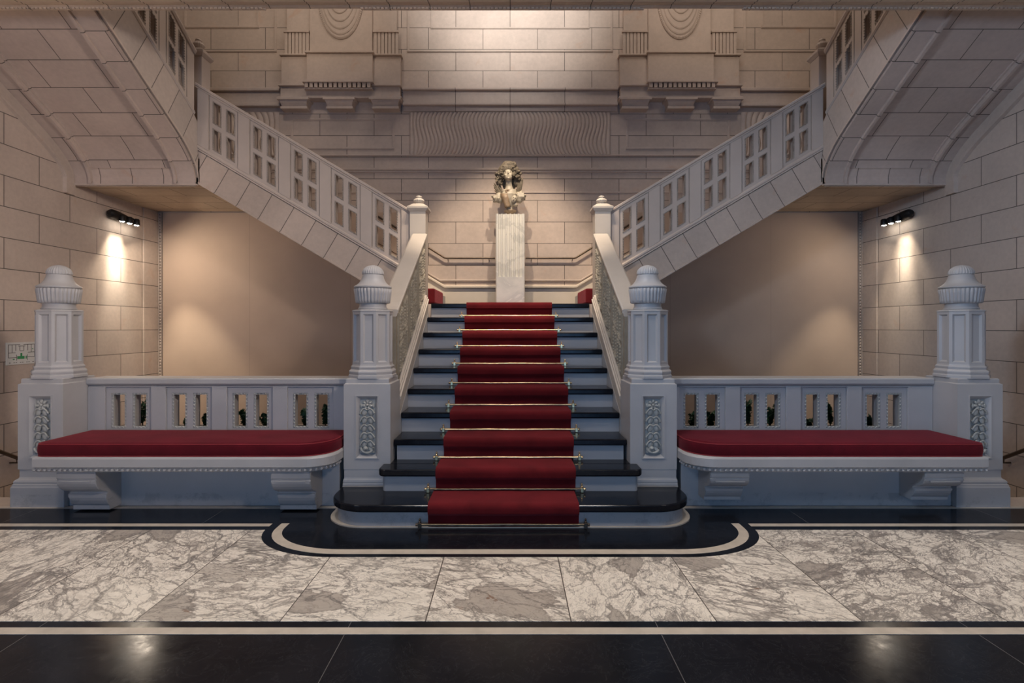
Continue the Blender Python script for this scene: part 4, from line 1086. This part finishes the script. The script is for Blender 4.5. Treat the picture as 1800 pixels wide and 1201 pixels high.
for q, base_, tips in ((-1, (405, 700), ((265, 490), (262, 525), (266, 560), (275, 605), (290, 660), (310, 470), (345, 500))), (1, (635, 665), ((722, 405), (726, 440), (724, 480), (716, 525), (695, 400), (708, 570), (672, 430)))):
    mb = MB()                                # fanned feather collar
    for i, (tx, ty) in enumerate(tips):
        b0 = V3(base_[0], base_[1]-6*i, .0); t1 = V3(tx, ty, .02-.004*i); d_ = t1-b0
        mb.ell((b0+t1)/2, (.015, .018, d_.length*.56), Matrix.Rotation(math.atan2(d_.x, d_.z), 3, 'Y'), 10, 10)
    mb.ell(V3(base_[0]+q*20, base_[1]-40, -.02), (.04, .03, .06))
    mb.build('feathered_collar', M['bust_dark'], bu, smooth='all')
LS = ((330, 735, .060, .055, 25), (290, 735, .045, .040, 35), (300, 770, .050, .020, -18), (365, 765, .05, .035, -20), (235, 700, .014, .018, 0), (345, 690, .05, .05, 20))
RS = ((690, 710, .060, .060, -15), (735, 715, .028, .048, -20), (660, 760, .055, .038, 25), (700, 660, .035, .045, 0), (768, 690, .014, .016, 0), (650, 690, .03, .06, 0))
for L_ in (LS, RS):
    mb = MB()
    for (zx, zy, rx, rz, an) in L_: mb.ell(V3(zx, zy, .0), (rx, .05, rz), R3('Y', an))
    if L_ is RS:
        for i in range(6): mb.tube([V3(650+18*i, 650, .045), V3(645+20*i, 720, .055), V3(640+20*i, 785-8*i, .040)], [.006, .009, .005], 8)
        mb.tube([V3(612, 665, .07), V3(640, 700, .06), V3(600, 850, .05)], [.010, .012, .010], 8); mb.ell(V3(600, 845, .040), (.045, .035, .022), R3('Y', 10))
    else:
        for i in range(4): mb.tube([V3(265+28*i, 690, .045), V3(265+30*i, 740, .055), V3(290+28*i, 782, .040)], [.006, .010, .005], 8)
    skin_obj(mb, 'drapery', M['bust_skin'], .006, None, 2)
mb = MB(); MK = V3(585, 765, .085); RM = R3('Y', 20)
mb.ell(MK, (.036, .022, .052), RM, 16, 12); mb.ell(MK+RM @ Vector((0, -.022, -.004)), (.006, .010, .016), RM)
mb.build('carved_mask', M['bust_skin'], bu, smooth='all')
mb = MB()
for q in (-1, 1): mb.ell(MK+RM @ Vector((q*.014, -.019, .014)), (.009, .006, .005), RM)
mb.ell(MK+RM @ Vector((0, -.021, -.024)), (.012, .006, .005), RM)
mb.build('mask_openings', M['bust_dark'], bu, smooth='all')
mb = MB()
for i in range(7):
    a = 2*PI*i/7; mb.ell(V3(480, 640, .085)+Vector((.018*math.cos(a), 0, .018*math.sin(a))), (.013, .010, .016), R3('Y', 40*i), 8, 6)
mb.build('breast_flower', M['bust_wood'], bu, smooth='all')
mb = MB()
rings = []
for (x_, w_, y_) in ((448, .070, 675), (452, .064, 740), (462, .052, 810), (474, .042, 860), (482, .044, 890)):
    c0 = V3(x_, y_, .050); rings.append([c0+Vector((w_*math.cos(2*PI*j/16), -.055*math.sin(2*PI*j/16), .010*math.cos(2*PI*j/8))) for j in range(16)])
mb.loft(rings); mb.build('bodice', M['bust_wood'], bu, smooth='all')
